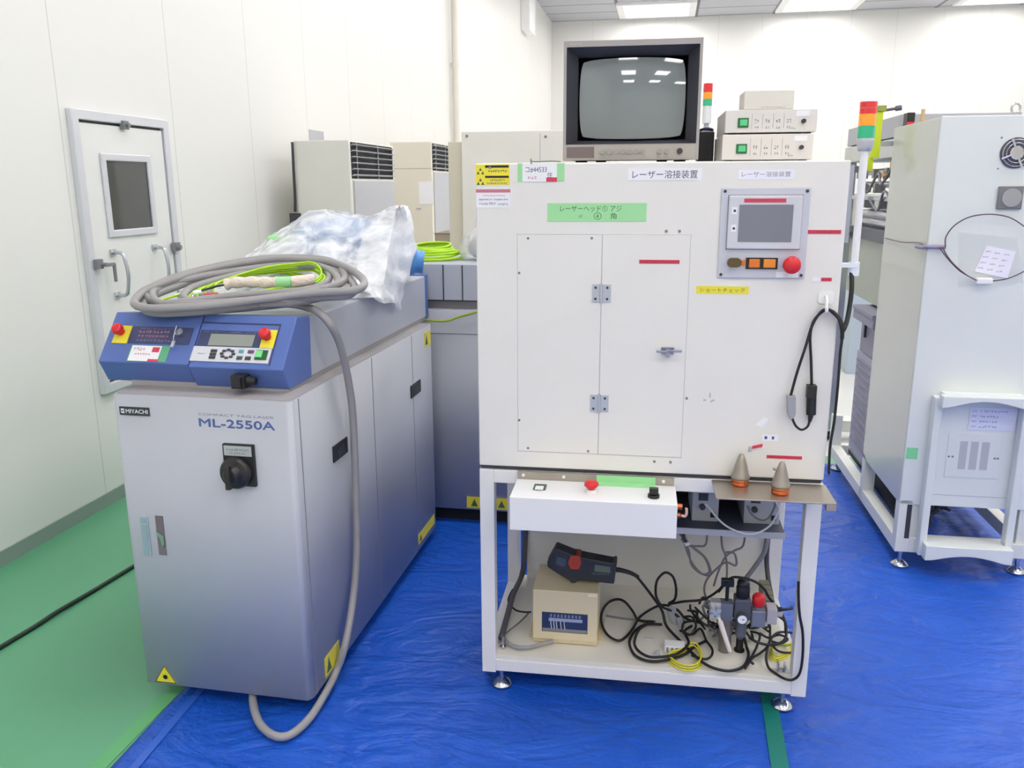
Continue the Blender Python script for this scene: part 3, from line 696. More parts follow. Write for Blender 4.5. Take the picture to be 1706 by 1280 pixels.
CC = [(0.011, 0.215, 1.188), (-0.019, 0.281, 1.201), (0.017, 0.372, 1.219), (0.104, 0.452, 1.235), (0.223, 0.517, 1.248), (0.369, 0.544, 1.254), (0.454, 0.489, 1.243), (0.508, 0.416, 1.228), (0.525, 0.346, 1.214), (0.45, 0.291, 1.203), (0.298, 0.249, 1.195), (0.203, 0.21, 1.187), (0.113, 0.165, 1.178), (0.069, 0.162, 1.177)]
CD = [(0.08, 0.266, 1.188), (0.07, 0.335, 1.202), (0.115, 0.419, 1.219), (0.194, 0.509, 1.237), (0.3, 0.554, 1.246), (0.376, 0.568, 1.249), (0.45, 0.483, 1.232), (0.475, 0.393, 1.214), (0.432, 0.33, 1.201), (0.338, 0.282, 1.191), (0.246, 0.235, 1.182), (0.179, 0.199, 1.175), (0.12, 0.219, 1.179)]
def sh(L, dx=0, dy=0, dz=0, k=1.0, c=(.27, .36)): return [(c[0]+(p[0]-c[0])*k+dx, c[1]+(p[1]-c[1])*k+dy, p[2]+dz) for p in L]
T = Thing('coiled_cable', 'thick grey cable coiled on the front laser cabinet, tail hanging to the floor', 'cable', FL, (.27, .36, 1.15))
hr = .0118
for L_ in (CA, CB, CC, CD, sh(CB, 0, 0, .018, .93), sh(CA, -.01, .012, -.018, .93)):
    T.part('cable_loop', MB().tube(L_, hr, 10, closed=True, n=5), HOSE)
T.part('cable_tail', MB().tube(CAB['tail'], .0118, 10), HOSE, label='grey cable end hanging down beside the cabinet')
T = Thing('coiled_cable', 'thin lime green cables coiled inside the thick grey loops on the front cabinet', 'cable', FL, (.27, .36, 1.15))
for k in range(5):
    s_ = .97-.055*k
    T.part('lime_loop', MB().tube(sh(CD, .008*k-.01, .004*k-.01, -.012+.007*k, s_, (.30, .38)), .0032, 6, closed=True, n=5), LIME)
T.part('lime_loop', MB().tube([(.02, .22, 1.172), (.03, .29, 1.18), (.06, .34, 1.186), (.11, .33, 1.184), (.10, .27, 1.176), (.06, .225, 1.172)], .0035, 6, closed=True), LIME)
T.part('lime_loop', MB().tube([(.40, .50, 1.245), (.455, .44, 1.232), (.465, .37, 1.214), (.43, .335, 1.206)], .0035, 6), LIME)
T = Thing('wrapped_connector', 'cream cloth-wrapped connector with a green tape band lying inside the cable coil', 'connector', FL, (.32, .33, 1.19))
T.part('wrapped_body', MB().tube([(.195, .305, 1.216), (.22, .312, 1.222), (.27, .318, 1.224), (.31, .322, 1.223), (.352, .328, 1.224)], lambda t: .0165+.0018*math.sin(t*26), 14), SLEEVEW)
T.part('green_band', MB().tube([(.352, .328, 1.224), (.375, .331, 1.224), (.397, .335, 1.225)], .0172, 14), GREENT)
T.part('connector_tip', MB().tube([(.397, .335, 1.225), (.42, .343, 1.227), (.445, .356, 1.231), (.458, .362, 1.233)], lambda t: .0178-.004*t*t, 14), SLEEVEW)
T.part('connector_lead', MB().tube([(.195, .305, 1.216), (.17, .30, 1.212), (.15, .29, 1.206), (.13, .28, 1.2)], .0035, 6), DARK)
single('cable_clip', 'small red and white cap lying inside the cable coil', 'connector', FL, (.19, .245, 1.182), MB().use(WHITE).tube([(.10, .285, 1.19), (.13, .30, 1.194), (.155, .30, 1.196)], .009, 8).use(REDL).tube([(.165, .238, 1.192), (.185, .24, 1.193), (.205, .243, 1.195)], .0065, 8))

def bag():
    from mathutils import noise
    T = Thing('plastic_bag', 'crumpled translucent white plastic bag with blue contents on top of the front laser cabinet', 'bag', FL, (.2, .9, 1.137))
    # outline of the bag's upper surface, lofted from cross sections running back (y) with lumpy height
    nx, ny = 60, 50; vs = []
    CX = [(-.19, 1.14), (-.12, 1.20), (-.04, 1.27), (.04, 1.325), (.12, 1.372), (.19, 1.415), (.28, 1.418), (.36, 1.392), (.43, 1.395), (.50, 1.418), (.555, 1.428)]
    def crest(x):
        for (xa, za), (xb, zb) in zip(CX, CX[1:]):
            if x <= xb: return za+(zb-za)*max(0, (x-xa)/(xb-xa))
        return CX[-1][1]
    def top(u, v):
        x = -.19+.745*u
        y0_ = .62-.10*math.sin(math.pi*u)+.05*u; y1_ = 1.26-.22*u**4
        y = y0_+(y1_-y0_)*v
        env = math.sin(math.pi/2*min(1, v/.62))**1.15 if v < .62 else 1-.45*((v-.62)/.38)**2
        z = 1.141+(crest(x)-1.141)*env
        q = noise.noise(Vector((u*7, v*6, 1)))*.014+abs(noise.noise(Vector((u*13+v*7, v*9-u*5, 4))))*.022-.006
        z += q*min(1, u*5)*min(1, v*4+.2)
        return (x+.012*noise.noise(Vector((u*5, v*5, 9))), y, max(z, 1.139))
    for j in range(ny+1):
        for i in range(nx+1):
            vs.append(top(i/nx, j/ny))
    mb = MB(); mb.add(vs, [(j*(nx+1)+i, j*(nx+1)+i+1, (j+1)*(nx+1)+i+1, (j+1)*(nx+1)+i) for j in range(ny) for i in range(nx)], True)
    M, nt, b = node_mat('milky_plastic_film')
    b.inputs['Base Color'].default_value = srgb((242, 244, 246)); b.inputs['Roughness'].default_value = .28
    tc = nt.nodes.new('ShaderNodeTexCoord'); nz = nt.nodes.new('ShaderNodeTexNoise'); nz.inputs['Scale'].default_value = 9; nz.inputs['Detail'].default_value = 5; nz.inputs['Distortion'].default_value = 1.5
    nt.links.new(tc.outputs['Object'], nz.inputs[0])
    mr = nt.nodes.new('ShaderNodeMapRange'); mr.inputs[1].default_value = .35; mr.inputs[2].default_value = .65; mr.inputs[3].default_value = .30; mr.inputs[4].default_value = .85
    nt.links.new(nz.outputs[0], mr.inputs[0]); nt.links.new(mr.outputs[0], b.inputs['Alpha'])
    bp = nt.nodes.new('ShaderNodeBump'); bp.inputs['Strength'].default_value = .6; bp.inputs['Distance'].default_value = .012
    nt.links.new(nz.outputs[0], bp.inputs['Height']); nt.links.new(bp.outputs[0], b.inputs['Normal'])
    T.part('film', mb, M)
    # loose flap hanging over the right side of the housing
    fl = MB(); vs = []; n1, n2 = 26, 16
    A = [(.545, 1.0, 1.43), (.570, 1.0, 1.29), (.535, .99, 1.165), (.500, .983, 1.05)]
    Bp = [(.465, .95, 1.412), (.43, .82, 1.335), (.455, .69, 1.225), (.500, .615, 1.158)]
    Ca, Cb = catmull(A, 9), catmull(Bp, 9)
    n1 = len(Ca)
    for i in range(n1):
        for k in range(n2+1):
            t = k/n2; p = Ca[i]*(1-t)+Cb[i]*t
            w_ = noise.noise(Vector((i*.33+t*3, t*7, 2)))*.022
            p = p+Vector((.006+w_*.8+.018*math.sin(math.pi*t)*(i/n1), 0, .02*math.sin(t*9+i*.2)*.5))
            vs.append((max(p.x, .492) if p.z < 1.15 else p.x, p.y, p.z))
    fl.add(vs, [(i*(n2+1)+k, i*(n2+1)+k+1, (i+1)*(n2+1)+k+1, (i+1)*(n2+1)+k) for i in range(n1-1) for k in range(n2)], True)
    M2 = M.copy(); M2.name = 'crumpled_plastic_flap'
    for nn in M2.node_tree.nodes:
        if nn.type == 'MAP_RANGE': nn.inputs[3].default_value = .80; nn.inputs[4].default_value = .98
    T.part('flap', fl, M2, label='white crumpled end of the bag')
    bl = MB(); bl.tube([(.10, 1.02, 1.25), (.20, 1.03, 1.29), (.32, 1.06, 1.29), (.42, 1.12, 1.25), (.49, 1.17, 1.22), (.545, 1.19, 1.21)], lambda t: .045+.05*math.sin(math.pi*min(1, t+.12))**.5, 16)
    T.part('blue_contents', bl, BLUEBAG, label='blue wrapped contents')
    T.part('green_tape', MB().ball((.10, .88, 1.315), .05, 14, (1.1, .8, .42)), GREENT)
    gl = MB()
    for k in range(4): gl.tube([(.00, .60+.02*k, 1.21), (.08, .585+.022*k, 1.235), (.18, .58+.022*k, 1.235), (.28, .60+.02*k, 1.215), (.34, .64, 1.20)], .0035, 6)
    T.part('lime_leads', gl, LIME)
bag()

# ------------------------------------------------------------------ things on the rear laser welder
T = Thing('coiled_cable', 'bright lime green cables heaped on top of the rear laser cabinet', 'cable', W0, (-1.0, 3.72, 1.178))
for k in range(9):
    pts = []
    for i in range(12):
        t = 2*math.pi*i/12+.3*k
        pts.append((-1.03+(.135-.007*k)*math.cos(t)+.01*random.uniform(-1, 1), 3.70+(.13-.006*k)*math.sin(t), 1.185+.006*k+.01*(1+math.sin(t+.8*k))*.8))
    T.part('lime_loop', MB().tube(pts, .0055, 6, closed=True, n=4), LIME)
T.part('white_tag', MB().box(-1.13, -1.06, 3.56, 3.60, 1.195, 1.215), PAPER)
T = Thing('plastic_bag', 'small clear plastic bag around a grey part, next to the lime cables', 'bag', W0, (-.84, 3.72, 1.178))
T.part('grey_part', MB().ball((-.80, 3.72, 1.232), .075, 16, (1, .9, .72)), mat('grey_foam', (134, 138, 136), .8, bump=.5, bscale=40))
bgm = mat('thin_clear_film', (236, 238, 238), .25, alpha=.38, bump=.9, bscale=22)
T.part('film', MB().lathe([(0, 1.181), (.085, 1.183), (.094, 1.205), (.092, 1.235), (.078, 1.265), (.058, 1.29), (.036, 1.308), (.022, 1.32), (.016, 1.335), (.024, 1.352), (.0, 1.35)], (-.815, 3.70, 0), 22), bgm)
gy = MB(); gy.tube([(-1.03, 3.33, .972), (-1.0, 3.39, .952), (-.97, 3.42, .941), (-.908, 3.43, .939), (-.85, 3.435, .957), (-.777, 3.435, .98), (-.70, 3.44, 1.003)], .005, 8)
single('yellow_green_cable', 'thin yellow-green cable strung between the two laser cabinets', 'cable', W0, (-.9, 3.42, .94), gy, mat('yellow_green_jacket', (160, 176, 50), .5))

# ------------------------------------------------------------------ package air conditioners and cabinets by the left wall
def ac(label, x0, x1, y0, y1, h, M_, bands, extra=None):
    T = Thing('package_air_conditioner', label, 'air conditioner', W0, ((x0+x1)/2, (y0+y1)/2, 0), 'floor-standing air conditioners by the left wall')
    T.part('casing', MB().box(x0, x1, y0, y1, 0, h), M_, bevel=.006)
    g = MB(); gz0, gz1 = h-.245, h-.012
    go = T.part('grille', g.box(x1-.03, x1+.002, y0+.03, y1-.03, gz0, gz1), SHADOWGAP, label='dark air outlet grille')
    s = MB()
    for k in range(bands):
        zz = gz0+(gz1-gz0)*(k+.5)/bands
        s.prism([(x1+.002, zz-.004), (x1+.016, zz+.004), (x1+.016, zz+.008), (x1+.002, zz)], y0+.03, y1-.03, axis='y')
    for yy in (y0+.12, (y0+y1)/2+.08, y1-.06): s.box(x1+.004, x1+.012, yy-.003, yy+.003, gz0, gz1)
    T.part('louvre', s, ALU, parent=go)
    T.part('front_panel', MB().box(x1, x1+.006, y0+.06, y1-.02, .1, gz0-.015), LGREY if bands == 6 else M_, bevel=.002)
    T.part('front_seam', MB().box(x1+.0005, x1+.0012, y0+.045, y0+.05, .1, gz0-.01), MID)
    return T
t = ac('pale grey standing air conditioner by the left wall, nearest of the row', -2.43, -2.05, 5.37, 6.30, 1.80, BEIGE, 6)
t = ac('cream standing air conditioner with a paper sheet on its side, second from the front', -2.43, -2.05, 7.37, 8.12, 1.885, BEIGE2, 6)
t.part('paper_sheet', MB().box(-2.172, -2.04, 7.366, 7.37, 1.345, 1.545), PAPER)
t.part('side_seam', MB().box(-2.43, -2.05, 7.368, 7.37, 1.655, 1.658), MID)
t.part('side_latch', MB().box(-2.20, -2.16, 7.36, 7.37, 1.30, 1.315), LGREY)
t = ac('cream standing air conditioner half hidden behind the tall beige cabinet', -2.45, -2.02, 9.15, 10.0, 1.93, BEIGE2, 5)
hc = MB().tube([(-2.435, 5.36, 1.79), (-2.438, 5.36, 1.6), (-2.440, 5.36, 1.45), (-2.446, 5.36, 1.34)], .010, 8).box(-2.475, -2.41, 5.33, 5.37, 1.265, 1.33)
single('hanging_cable', 'dark cable with a black plug hanging on the side of the nearest air conditioner', 'cable', W0, (-2.44, 5.36, 1.3), hc, DARK)
single('wall_notice', 'small grey notice on the left wall above the nearest air conditioner', 'notice', W0, (XL, 6.16, 1.85), MB().box(XL, XL+.004, 6.05, 6.32, 1.82, 1.915), LGREY)

T = Thing('tall_cabinet', 'tall beige steel cabinet standing behind the cream machine', 'cabinet', W0, (-.85, 5.3, 0))
T.part('casing', MB().box(-1.205, -.35, 5.0, 5.6, 0, 1.815), mat('cabinet_ivory', (234, 230, 219), .5), bevel=.004)
T.part('door_seam', MB().box(-.735, -.731, 4.999, 5.0, .05, 1.80), LGREY)
T.part('hinge_screws', MB().cyl((-.70, 4.995, 1.78), (-.70, 5.0, 1.78), .008, seg=10).cyl((-1.17, 4.995, 1.79), (-1.17, 5.0, 1.79), .008, seg=10).cyl((-1.17, 4.995, 1.20), (-1.17, 5.0, 1.20), .008, seg=10), MID)
T.part('side_pillar', MB().box(-1.30, -1.207, 5.05, 5.55, 0, 1.76), mat('cabinet_side_ivory', (216, 208, 188), .5), bevel=.003)
# dark open box far beyond
T = Thing('shelf_unit', 'brownish carton standing low between the air conditioner and the tall cabinet', 'carton', W0, (-1.55, 6.5, 0))
T.part('carton', MB().box(-1.77, -1.55, 6.4, 6.8, 0, 1.14), mat('brown_carton', (172, 160, 142), .8, noise=.12), bevel=.004)
T.part('carton_flap', MB().box(-1.775, -1.545, 6.395, 6.805, 1.14, 1.146), mat('carton_dark', (150, 138, 120), .8))

# ------------------------------------------------------------------ cream welding station
def foot(T, x, y, zt, name='levelling_foot', r=.032):
    f = MB(); f.cyl((x, y, .02), (x, y, zt), .008, seg=12).cyl((x, y, zt-.012), (x, y, zt), .014, seg=6, smooth=False)
    f.lathe([(.002, .024), (.012, .022), (.022, .014), (r, .006), (r, .001), (0, .001)], (x, y, .006), 24)
    T.part(name, f, CHROME)
B = FB
T = Thing('welding_station', 'cream steel welding machine cabinet on an open white frame with levelling feet', 'machine', B, (.475, .3, 0))
ST = T
T.part('upper_casing', MB().box(0, .945, 0, .55, .723, 1.559), CREAM, bevel=.004)
T.part('black_gasket', MB().box(.004, .941, .006, .545, .714, .723), DARK)
zf = .712
fr = MB()
for (xa, ya) in ((0, 0), (.905, 0), (0, .51), (.905, .51)): fr.box(xa, xa+.042, ya, ya+.042, .062, zf)
fr.box(.042, .905, 0, .042, .672, zf-.0005).box(.042, .905, .51, .55, .672, zf-.0005).box(.0, .042, .042, .51, .672, zf-.0005).box(.905, .947, .042, .51, .672, zf-.0005)
fr.box(.042, .905, 0, .04, .068, .106).box(.042, .905, .51, .55, .068, .106).box(.0, .042, .042, .51, .068, .106).box(.905, .947, .042, .51, .068, .106)
T.part('frame', fr, CREAM2, bevel=.002)
T.part('tray', MB().box(.03, .917, .004, .545, .106, .12), TRAY, bevel=.001)
T.part('back_panel', MB().box(.07, .905, .515, .522, .12, .672), mat('inner_back_panel', (214, 213, 208), .5))
for x, y in ((.055, .03), (.89, .035), (.055, .5), (.89, .5)): foot(T, x, y, .066)
for (x, z) in ((.141, 1.365), (.31, 1.366), (.117, 1.273), (.116, .862), (.141, .781), (.31, .779), (.502, 1.385), (.536, 1.385), (.493, .757), (.537, .757), (.573, .94), (.04, 1.548)):
    T.part('screw', MB().cyl((x, -.003, z), (x, 0, z), .0036, seg=10), MID)
T.part('fixed_panel', MB().box(.1125, .3365, -.0016, 0, .772, 1.374), CREAM, bevel=.0008)
dr = T.part('door', MB().box(.3385, .5645, -.002, 0, .772, 1.3745), CREAM, bevel=.0008)
dg = MB().box(.1113, .1125, -.0004, 0, .770, 1.376).box(.3365, .3385, -.0004, 0, .770, 1.376).box(.5645, .5657, -.0004, 0, .770, 1.376).box(.110, .5668, -.0004, 0, 1.374, 1.376).box(.110, .5668, -.0004, 0, .770, .772)
T.part('panel_gap', dg, LGREY)
for zc in (1.2215, .9185):
    h = MB(); h.use(mat('hinge_zinc', (186, 192, 204), .35, .5)).box(.3135, .336, -.005, -.0016, zc-.023, zc+.023).box(.339, .3635, -.005, -.002, zc-.023, zc+.023)
    h.cyl((.3375, -.006, zc-.026), (.3375, -.006, zc+.026), .004, seg=12)
    h.use(DARK)
    for dx in (-.0155, .0155):
        for dz in (-.015, .015): h.cyl((.338+dx, -.0065, zc+dz), (.338+dx, -.005, zc+dz), .0035, seg=10)
    T.part('hinge', h, label='zinc door hinge')
lt = MB(); lt.box(.500, .534, -.006, -.002, 1.062, 1.080).cyl((.517, -.006, 1.071), (.517, -.02, 1.071), .007, seg=14).box(.487, .530, -.023, -.017, 1.068, 1.074).box(.517, .554, -.023, -.017, 1.070, 1.0755).cyl((.517, -.022, 1.062), (.517, -.016, 1.062), .008, seg=12)
T.part('door_latch', lt, mat('latch_steel', (150, 152, 172), .3, .7), parent=dr, bevel=.001)
# stickers with print
def sticker(name, M_, rect, inks, label=None, y=0.0, t=.0012, parent=None, TT=None):
    TT = TT or T
    x0, x1, z0, z1 = rect
    p = TT.part(name, MB().use(M_).plate(x0, x1, z0, z1, y, t), label=label)
    if inks:
        mb = MB()
        for ink in inks: ink(mb, y-t-.0002)
        TT.part('print', mb, parent=p)
    return p
def warn(mb, y):
    mb.use(INKGR)
    for zc in (1.541, 1.514):
        for dx, dz in ((0, 0.003), (-.006, -.006), (.006, -.006)):
            mb.prism([(.0145+dx-.004, zc+dz-.004), (.0145+dx+.004, zc+dz-.004), (.0145+dx, zc+dz+.004)], y-.0003, y)
    mb.use(BLACK).plate(.027, .090, 1.5475, 1.5535, y, .0003).plate(.027, .090, 1.5215, 1.527, y, .0003)
    mb.use(INKGR).glyphs(.035, .085, 1.536, 1.542, y, 8).glyphs(.04, .08, 1.5135, 1.5185, y, 8).glyphs(.03, .085, 1.506, 1.510, y, 12)
sticker('warning_label', YEL, (.002, .092, 1.504, 1.556), [warn], 'yellow warning label with black print')
def cau(mb, y):
    mb.use(INKP).plate(.002, .094, 1.484, 1.4925, y, .0003); mb.use(INKP).glyphs(.02, .08, 1.474, 1.478, y, 14)
    mb.use(INKB).glyphs(.01, .045, 1.4635, 1.4685, y, 8).glyphs(.05, .088, 1.4635, 1.4685, y, 8)
    mb.use(INKG).glyphs(.01, .055, 1.452, 1.459, y, 9).glyphs(.06, .088, 1.450, 1.457, y, 5)
sticker('caution_label', PAPER, (.002, .094, 1.445, 1.4925), [cau], 'white caution label with pink heading')
def tagp(mb, y):
    mb.use(PAPER).plate(.126, .2165, 1.511, 1.5575, y+.0001, .0006)
    mb.use(INK).text('コ#44533', .134, .190, 1.534, 1.548, y-.0006, .01)
    mb.use(INKP).glyphs(.14, .165, 1.518, 1.525, y-.0005, 3)
    mb.use(INK).text('住', .191, .205, 1.521, 1.535, y-.0006, .01)
    mb.use(REDL).plate(.189, .217, 1.511, 1.522, y-.0005, .0004)
sticker('green_tape', GREENT, (.1135, .236, 1.512, 1.558), [tagp], 'green tape holding a white tag')
T.part('wire_clip', MB().tube([(.150, -.004, 1.556), (.149, -.002, 1.568), (.152, .012, 1.5625), (.20, .03, 1.564), (.222, .04, 1.5625)], .0018, 6), MID)
sticker('title_label', PAPER, (.400, .586, 1.513, 1.5425), [lambda mb, y: mb.use(INK).text('レーザー溶接装置', .411, .575, 1.5175, 1.538, y, .012)], 'white label with black Japanese title')
sticker('faded_label', mat('faded_paper', (236, 236, 246), .7), (.676, .812, 1.514, 1.5375), [lambda mb, y: mb.use(INKG).text('レーザー溶接装置', .684, .803, 1.520, 1.533, y)], 'white label with faded print')
gl = sticker('green_tape', GREENT, (.192, .450, 1.409, 1.4565), [
    lambda mb, y: mb.use(INKGR).text('レーザーヘッド① アジ', .226, .386, 1.4345, 1.4495, y, .008),
    lambda mb, y: mb.use(INKGR).text('〃', .275, .284, 1.418, 1.426, y, .02),
    lambda mb, y: mb.use(INKGR).text('④', .314, .334, 1.4135, 1.4325, y, .02),
    lambda mb, y: mb.use(INKGR).text('角', .357, .373, 1.415, 1.4315, y, .02)], 'green tape with handwriting')
def redstrip(rect, name='red_label', y=0.0, parent=None, rot=0):
    x0, x1, z0, z1 = rect
    return sticker(name, REDL, rect, [lambda mb, yy: mb.use(mat('red_print', (150, 36, 60), .6) if 'red_print' not in MATS else MATS['red_print']).glyphs(x0+.003, x1-.003, z0+.002, z1-.002, yy, max(3, int((x1-x0)/.008)), 2)], 'red label strip', y=y)
redstrip((.435, .539, 1.301, 1.311), y=-.002)
redstrip((.846, .935, 1.379, 1.389)); redstrip((.792, .884, .780, .789)); redstrip((.896, .922, 1.260, 1.269))
T.part('white_label', MB().plate(.874, .893, 1.258, 1.269, 0), PAPER)
sticker('yellow_tape', YEL, (.585, .718, 1.224, 1.244), [lambda mb, y: mb.use(INKGR).text('ショートチェック', .594, .708, 1.2285, 1.2395, y, .01)], 'yellow tape with black Japanese print')
# touch panel
cp = T.part('control_panel', MB().box(.636, .854, -.006, 0, 1.266, 1.494), mat('panel_silver', (198, 200, 212), .4, .2), bevel=.002, label='silver control panel with touch screen')
for x, z in ((.645, 1.485), (.845, 1.485), (.645, 1.275), (.845, 1.275)): T.part('panel_screw', MB().cyl((x, -.008, z), (x, -.006, z), .004, seg=12), DARK, parent=cp)
T.part('touch_screen_bezel', MB().box(.655, .835, -.016, -.006, 1.341, 1.4745), mat('touch_bezel', (206, 206, 214), .4), parent=cp, bevel=.003)
T.part('bezel_shadow_line', MB().box(.6535, .8365, -.0075, -.006, 1.339, 1.476), MID, parent=cp)
T.part('touch_screen', MB().box(.681, .813, -.0168, -.016, 1.359, 1.452), SCREEN, parent=cp)
T.part('red_label', MB().use(REDL).plate(.692, .794, 1.4575, 1.467, -.016), parent=cp)
q = MB(); q.use(PAPER).plate(.663, .676, 1.429, 1.446, -.016).plate(.663, .676, 1.385, 1.402, -.016); q.use(DARK).plate(.667, .673, 1.434, 1.440, -.0172, .0004).plate(.667, .673, 1.390, 1.396, -.0172, .0004)
T.part('side_key_labels', q, parent=cp)
q = MB(); q.use(mat('bronze_key_switch', (96, 80, 48), .4, .3)).prism(rr_poly(.659, .694, 1.295, 1.318, .011), -.022, -.006, axis='y'); q.use(ORANGE).box(.694, .705, -.012, -.006, 1.299, 1.312)
T.part('selector_switch', q, parent=cp, label='dark bronze selector')
T.part('button_block', MB().box(.706, .785, -.010, -.006, 1.290, 1.319), BLACK, parent=cp)
T.part('orange_button', MB().box(.713, .740, -.017, -.010, 1.294, 1.316), ORANGE, parent=cp, bevel=.002)
T.part('orange_button', MB().box(.749, .779, -.017, -.010, 1.294, 1.316), mat('orange_lens_light', (232, 140, 50), .3), parent=cp, bevel=.002)
q = MB(); q.lathe([(0, -.047), (.014, -.046), (.021, -.041), (.0225, -.033), (.019, -.027), (.011, -.022), (.011, -.006)], (.816, 0, 1.303), 28, axis='y')
T.part('emergency_button', q, RED, parent=cp)
T.part('white_label', MB().plate(.783, .838, 1.269, 1.283, -.006), PAPER, parent=cp)
# hook, small labels
q = MB(); q.prism(rr_poly(.892, .930, 1.203, 1.236, .008), -.004, 0, axis='y'); q.tube([(.911, -.004, 1.222), (.911, -.018, 1.212), (.909, -.026, 1.196), (.909, -.034, 1.187), (.909, -.036, 1.197)], .0035, 8)
T.part('cable_hook', q, KNOBW, label='white stick-on hook')
q = MB(); q.use(PAPER).plate(.777, .819, .829, .846, 0).prism([(.758, .873), (.775, .866), (.79, .889), (.778, .895), (.77, .886)], -.0012, 0)
T.part('white_label', q); 
q = MB(); q.use(INKB).plate(.783, .790, .834, .842, -.0013, .0003).plate(.802, .808, .834, .842, -.0013, .0003); T.part('label_marks', q)
q = MB(); q.use(LGREY).prism([(.744, .797), (.751, .797), (.752, .812), (.744, .812)], -.006, 0).use(REDL).prism([(.752, .806), (.778, .812), (.779, .820), (.752, .813)], -.005, 0)
T.part('red_lever_tag', q)
q = MB(); q.use(LGREY).prism([(.632, .944), (.636, .944), (.636, .957), (.632, .957)], -.0006, 0).prism([(.617, .934), (.624, .934), (.624, .939), (.617, .939)], -.0006, 0).prism([(.636, .930), (.648, .936), (.646, .940), (.636, .936)], -.0006, 0)
T.part('scuff_marks', q)
# control box hanging on the front rail
cb_ = T.part('control_box', MB().box(.110, .553, -.150, -.006, .595, .690), mat('control_box_paint', (232, 232, 232), .4), bevel=.002, label='white push-button box on the front rail')
T.part('bracket_plate', MB().box(.1115, .549, -.006, -.001, .655, .7125), STEEL, parent=cb_)
for x in (.128, .243, .520): T.part('bracket_bolt', MB().cyl((x, -.0085, .702), (x, -.006, .702), .0045, seg=10), WHITE, parent=cb_)
q = MB(); q.lathe([(0, .722), (.012, .722), (.019, .718), (.0205, .711), (.015, .705), (.010, .702), (.010, .690)], (.325, -.085, 0), 9)
q2 = MB(); q2.cyl((.325, -.085, .690), (.325, -.085, .699), .014, seg=20)
T.part('button_collar', q2, WHITE, parent=cb_); T.part('red_knob', q, RED, parent=cb_)
T.part('selector_knob', MB().cyl((.492, -.10, .690), (.492, -.10, .698), .016, seg=20).box(.480, .504, -.108, -.092, .698, .716), BLACK, parent=cb_, bevel=.0015)
q = MB(); q.use(mat('switch_dark_green', (70, 90, 84), .4)).box(.166, .200, -.088, -.050, .690, .6935); q.use(WHITE).box(.172, .194, -.095, -.074, .6935, .697)
T.part('push_button', q, parent=cb_)
q = MB(); q.box(.335, .498, -.034, -.0075, .690, .694).box(.335, .498, -.0095, -.0065, .692, .7125)
T.part('green_tape', q, GREENT, parent=cb_)
q = MB(); q.use(COPPER).cyl((.553, -.07, .655), (.570, -.07, .655), .008, seg=12).cyl((.553, -.07, .63), (.566, -.07, .63), .007, seg=12); q.use(mat('pink_tube', (216, 178, 160), .4)).tube([(.568, -.07, .63), (.578, -.07, .628), (.582, -.07, .638), (.581, -.07, .652)], .004, 8)
T.part('cable_gland', q, parent=cb_)
# steel shelf plate
q = MB().box(.650, .950, -.140, -.002, .7075, .712).box(.925, .950, -.140, -.120, .690, .7075)
T.part('steel_shelf', q, STEEL, label='bare steel shelf plate', bevel=.001)
# inner shelf
T.part('inner_shelf', MB().box(.56, .885, .15, .515, .484, .5), mat('inner_shelf_blue_grey', (84, 88, 104), .5))
T.part('inner_shelf_edge', MB().box(.56, .885, .146, .15, .484, .503), LGREY)
T.part('inner_dark_housing', MB().box(.545, .90, .42, .512, .503, .712), SHADOWGAP, label='dark enclosure at the back of the inner shelf')
# signal tower on the right side
tw = T.part('signal_tower', MB().cyl((.986, .05, 1.288), (.986, .05, 1.585), .0095, seg=16), mat('tower_pole', (236, 236, 240), .25, .2), label='three-colour signal tower on a white pole')
tx, ty = .986, .05
T.part('tower_bracket', MB().box(.945, .992, .035, .065, 1.292, 1.302).box(.945, .949, .03, .07, 1.262, 1.312).cyl((tx, ty, 1.270), (tx, ty, 1.305), .0135, seg=14), mat('bracket_white', (226, 232, 240), .4), parent=tw)
T.part('tower_base', MB().lathe([(0, 1.580), (.016, 1.582), (.019, 1.592), (.0205, 1.604), (.0205, 1.612), (0, 1.612)], (tx, ty, 0), 24), LGREY, parent=tw)
T.part('green_lamp', MB().cyl((tx, ty, 1.612), (tx, ty, 1.641), .0205, seg=24), LAMPG, parent=tw)
T.part('orange_lamp', MB().cyl((tx, ty, 1.642), (tx, ty, 1.670), .0205, seg=24), LAMPO, parent=tw)
T.part('red_lamp', MB().cyl((tx, ty, 1.671), (tx, ty, 1.684), .0205, seg=24).cyl((tx, ty, 1.6855), (tx, ty, 1.699), .0208, seg=24), LAMPR, parent=tw)
T.part('tower_cap', MB().lathe([(.0205, 1.699), (.0205, 1.704), (.016, 1.709), (0, 1.710)], (tx, ty, 0), 24), WHITE, parent=tw)
q = MB().tube([(.980, .05, 1.289), (.980, .03, 1.24), (.976, .02, 1.187), (.967, 0, 1.154), (.957, -.012, 1.134)], .0062, 8)
T.part('tower_cable', q, RUBBER)

# cables hanging on the white hook
T = Thing('connector_cable', 'black cable with grey and black inline connectors hung over the white hook', 'cable', B, (.905, -.012, 1.19))
T.part('cable_bundle', MB().tube(CAB['h1'], lambda t: .0052 if .42 < t < .64 else .0036, 8), RUBBER)
T.part('thin_lead', MB().tube(CAB['h2'], .0036, 8).tube(CAB['h3'], .0032, 8), RUBBER)
T.part('black_connector', MB().cyl((.892, -.012, .985), (.896, -.012, .91), .0125, seg=14).box(.880, .904, -.024, 0, .955, .990).cyl((.896, -.012, .912), (.893, -.016, .890), .008, r2=.004, seg=12), BLACK, bevel=.002)
T.part('grey_connector', MB().prism([(.829, .962), (.851, .962), (.854, .915), (.849, .898), (.840, .898), (.834, .915)], -.030, -.012, axis='y'), mat('connector_grey', (160, 160, 166), .5), bevel=.002)

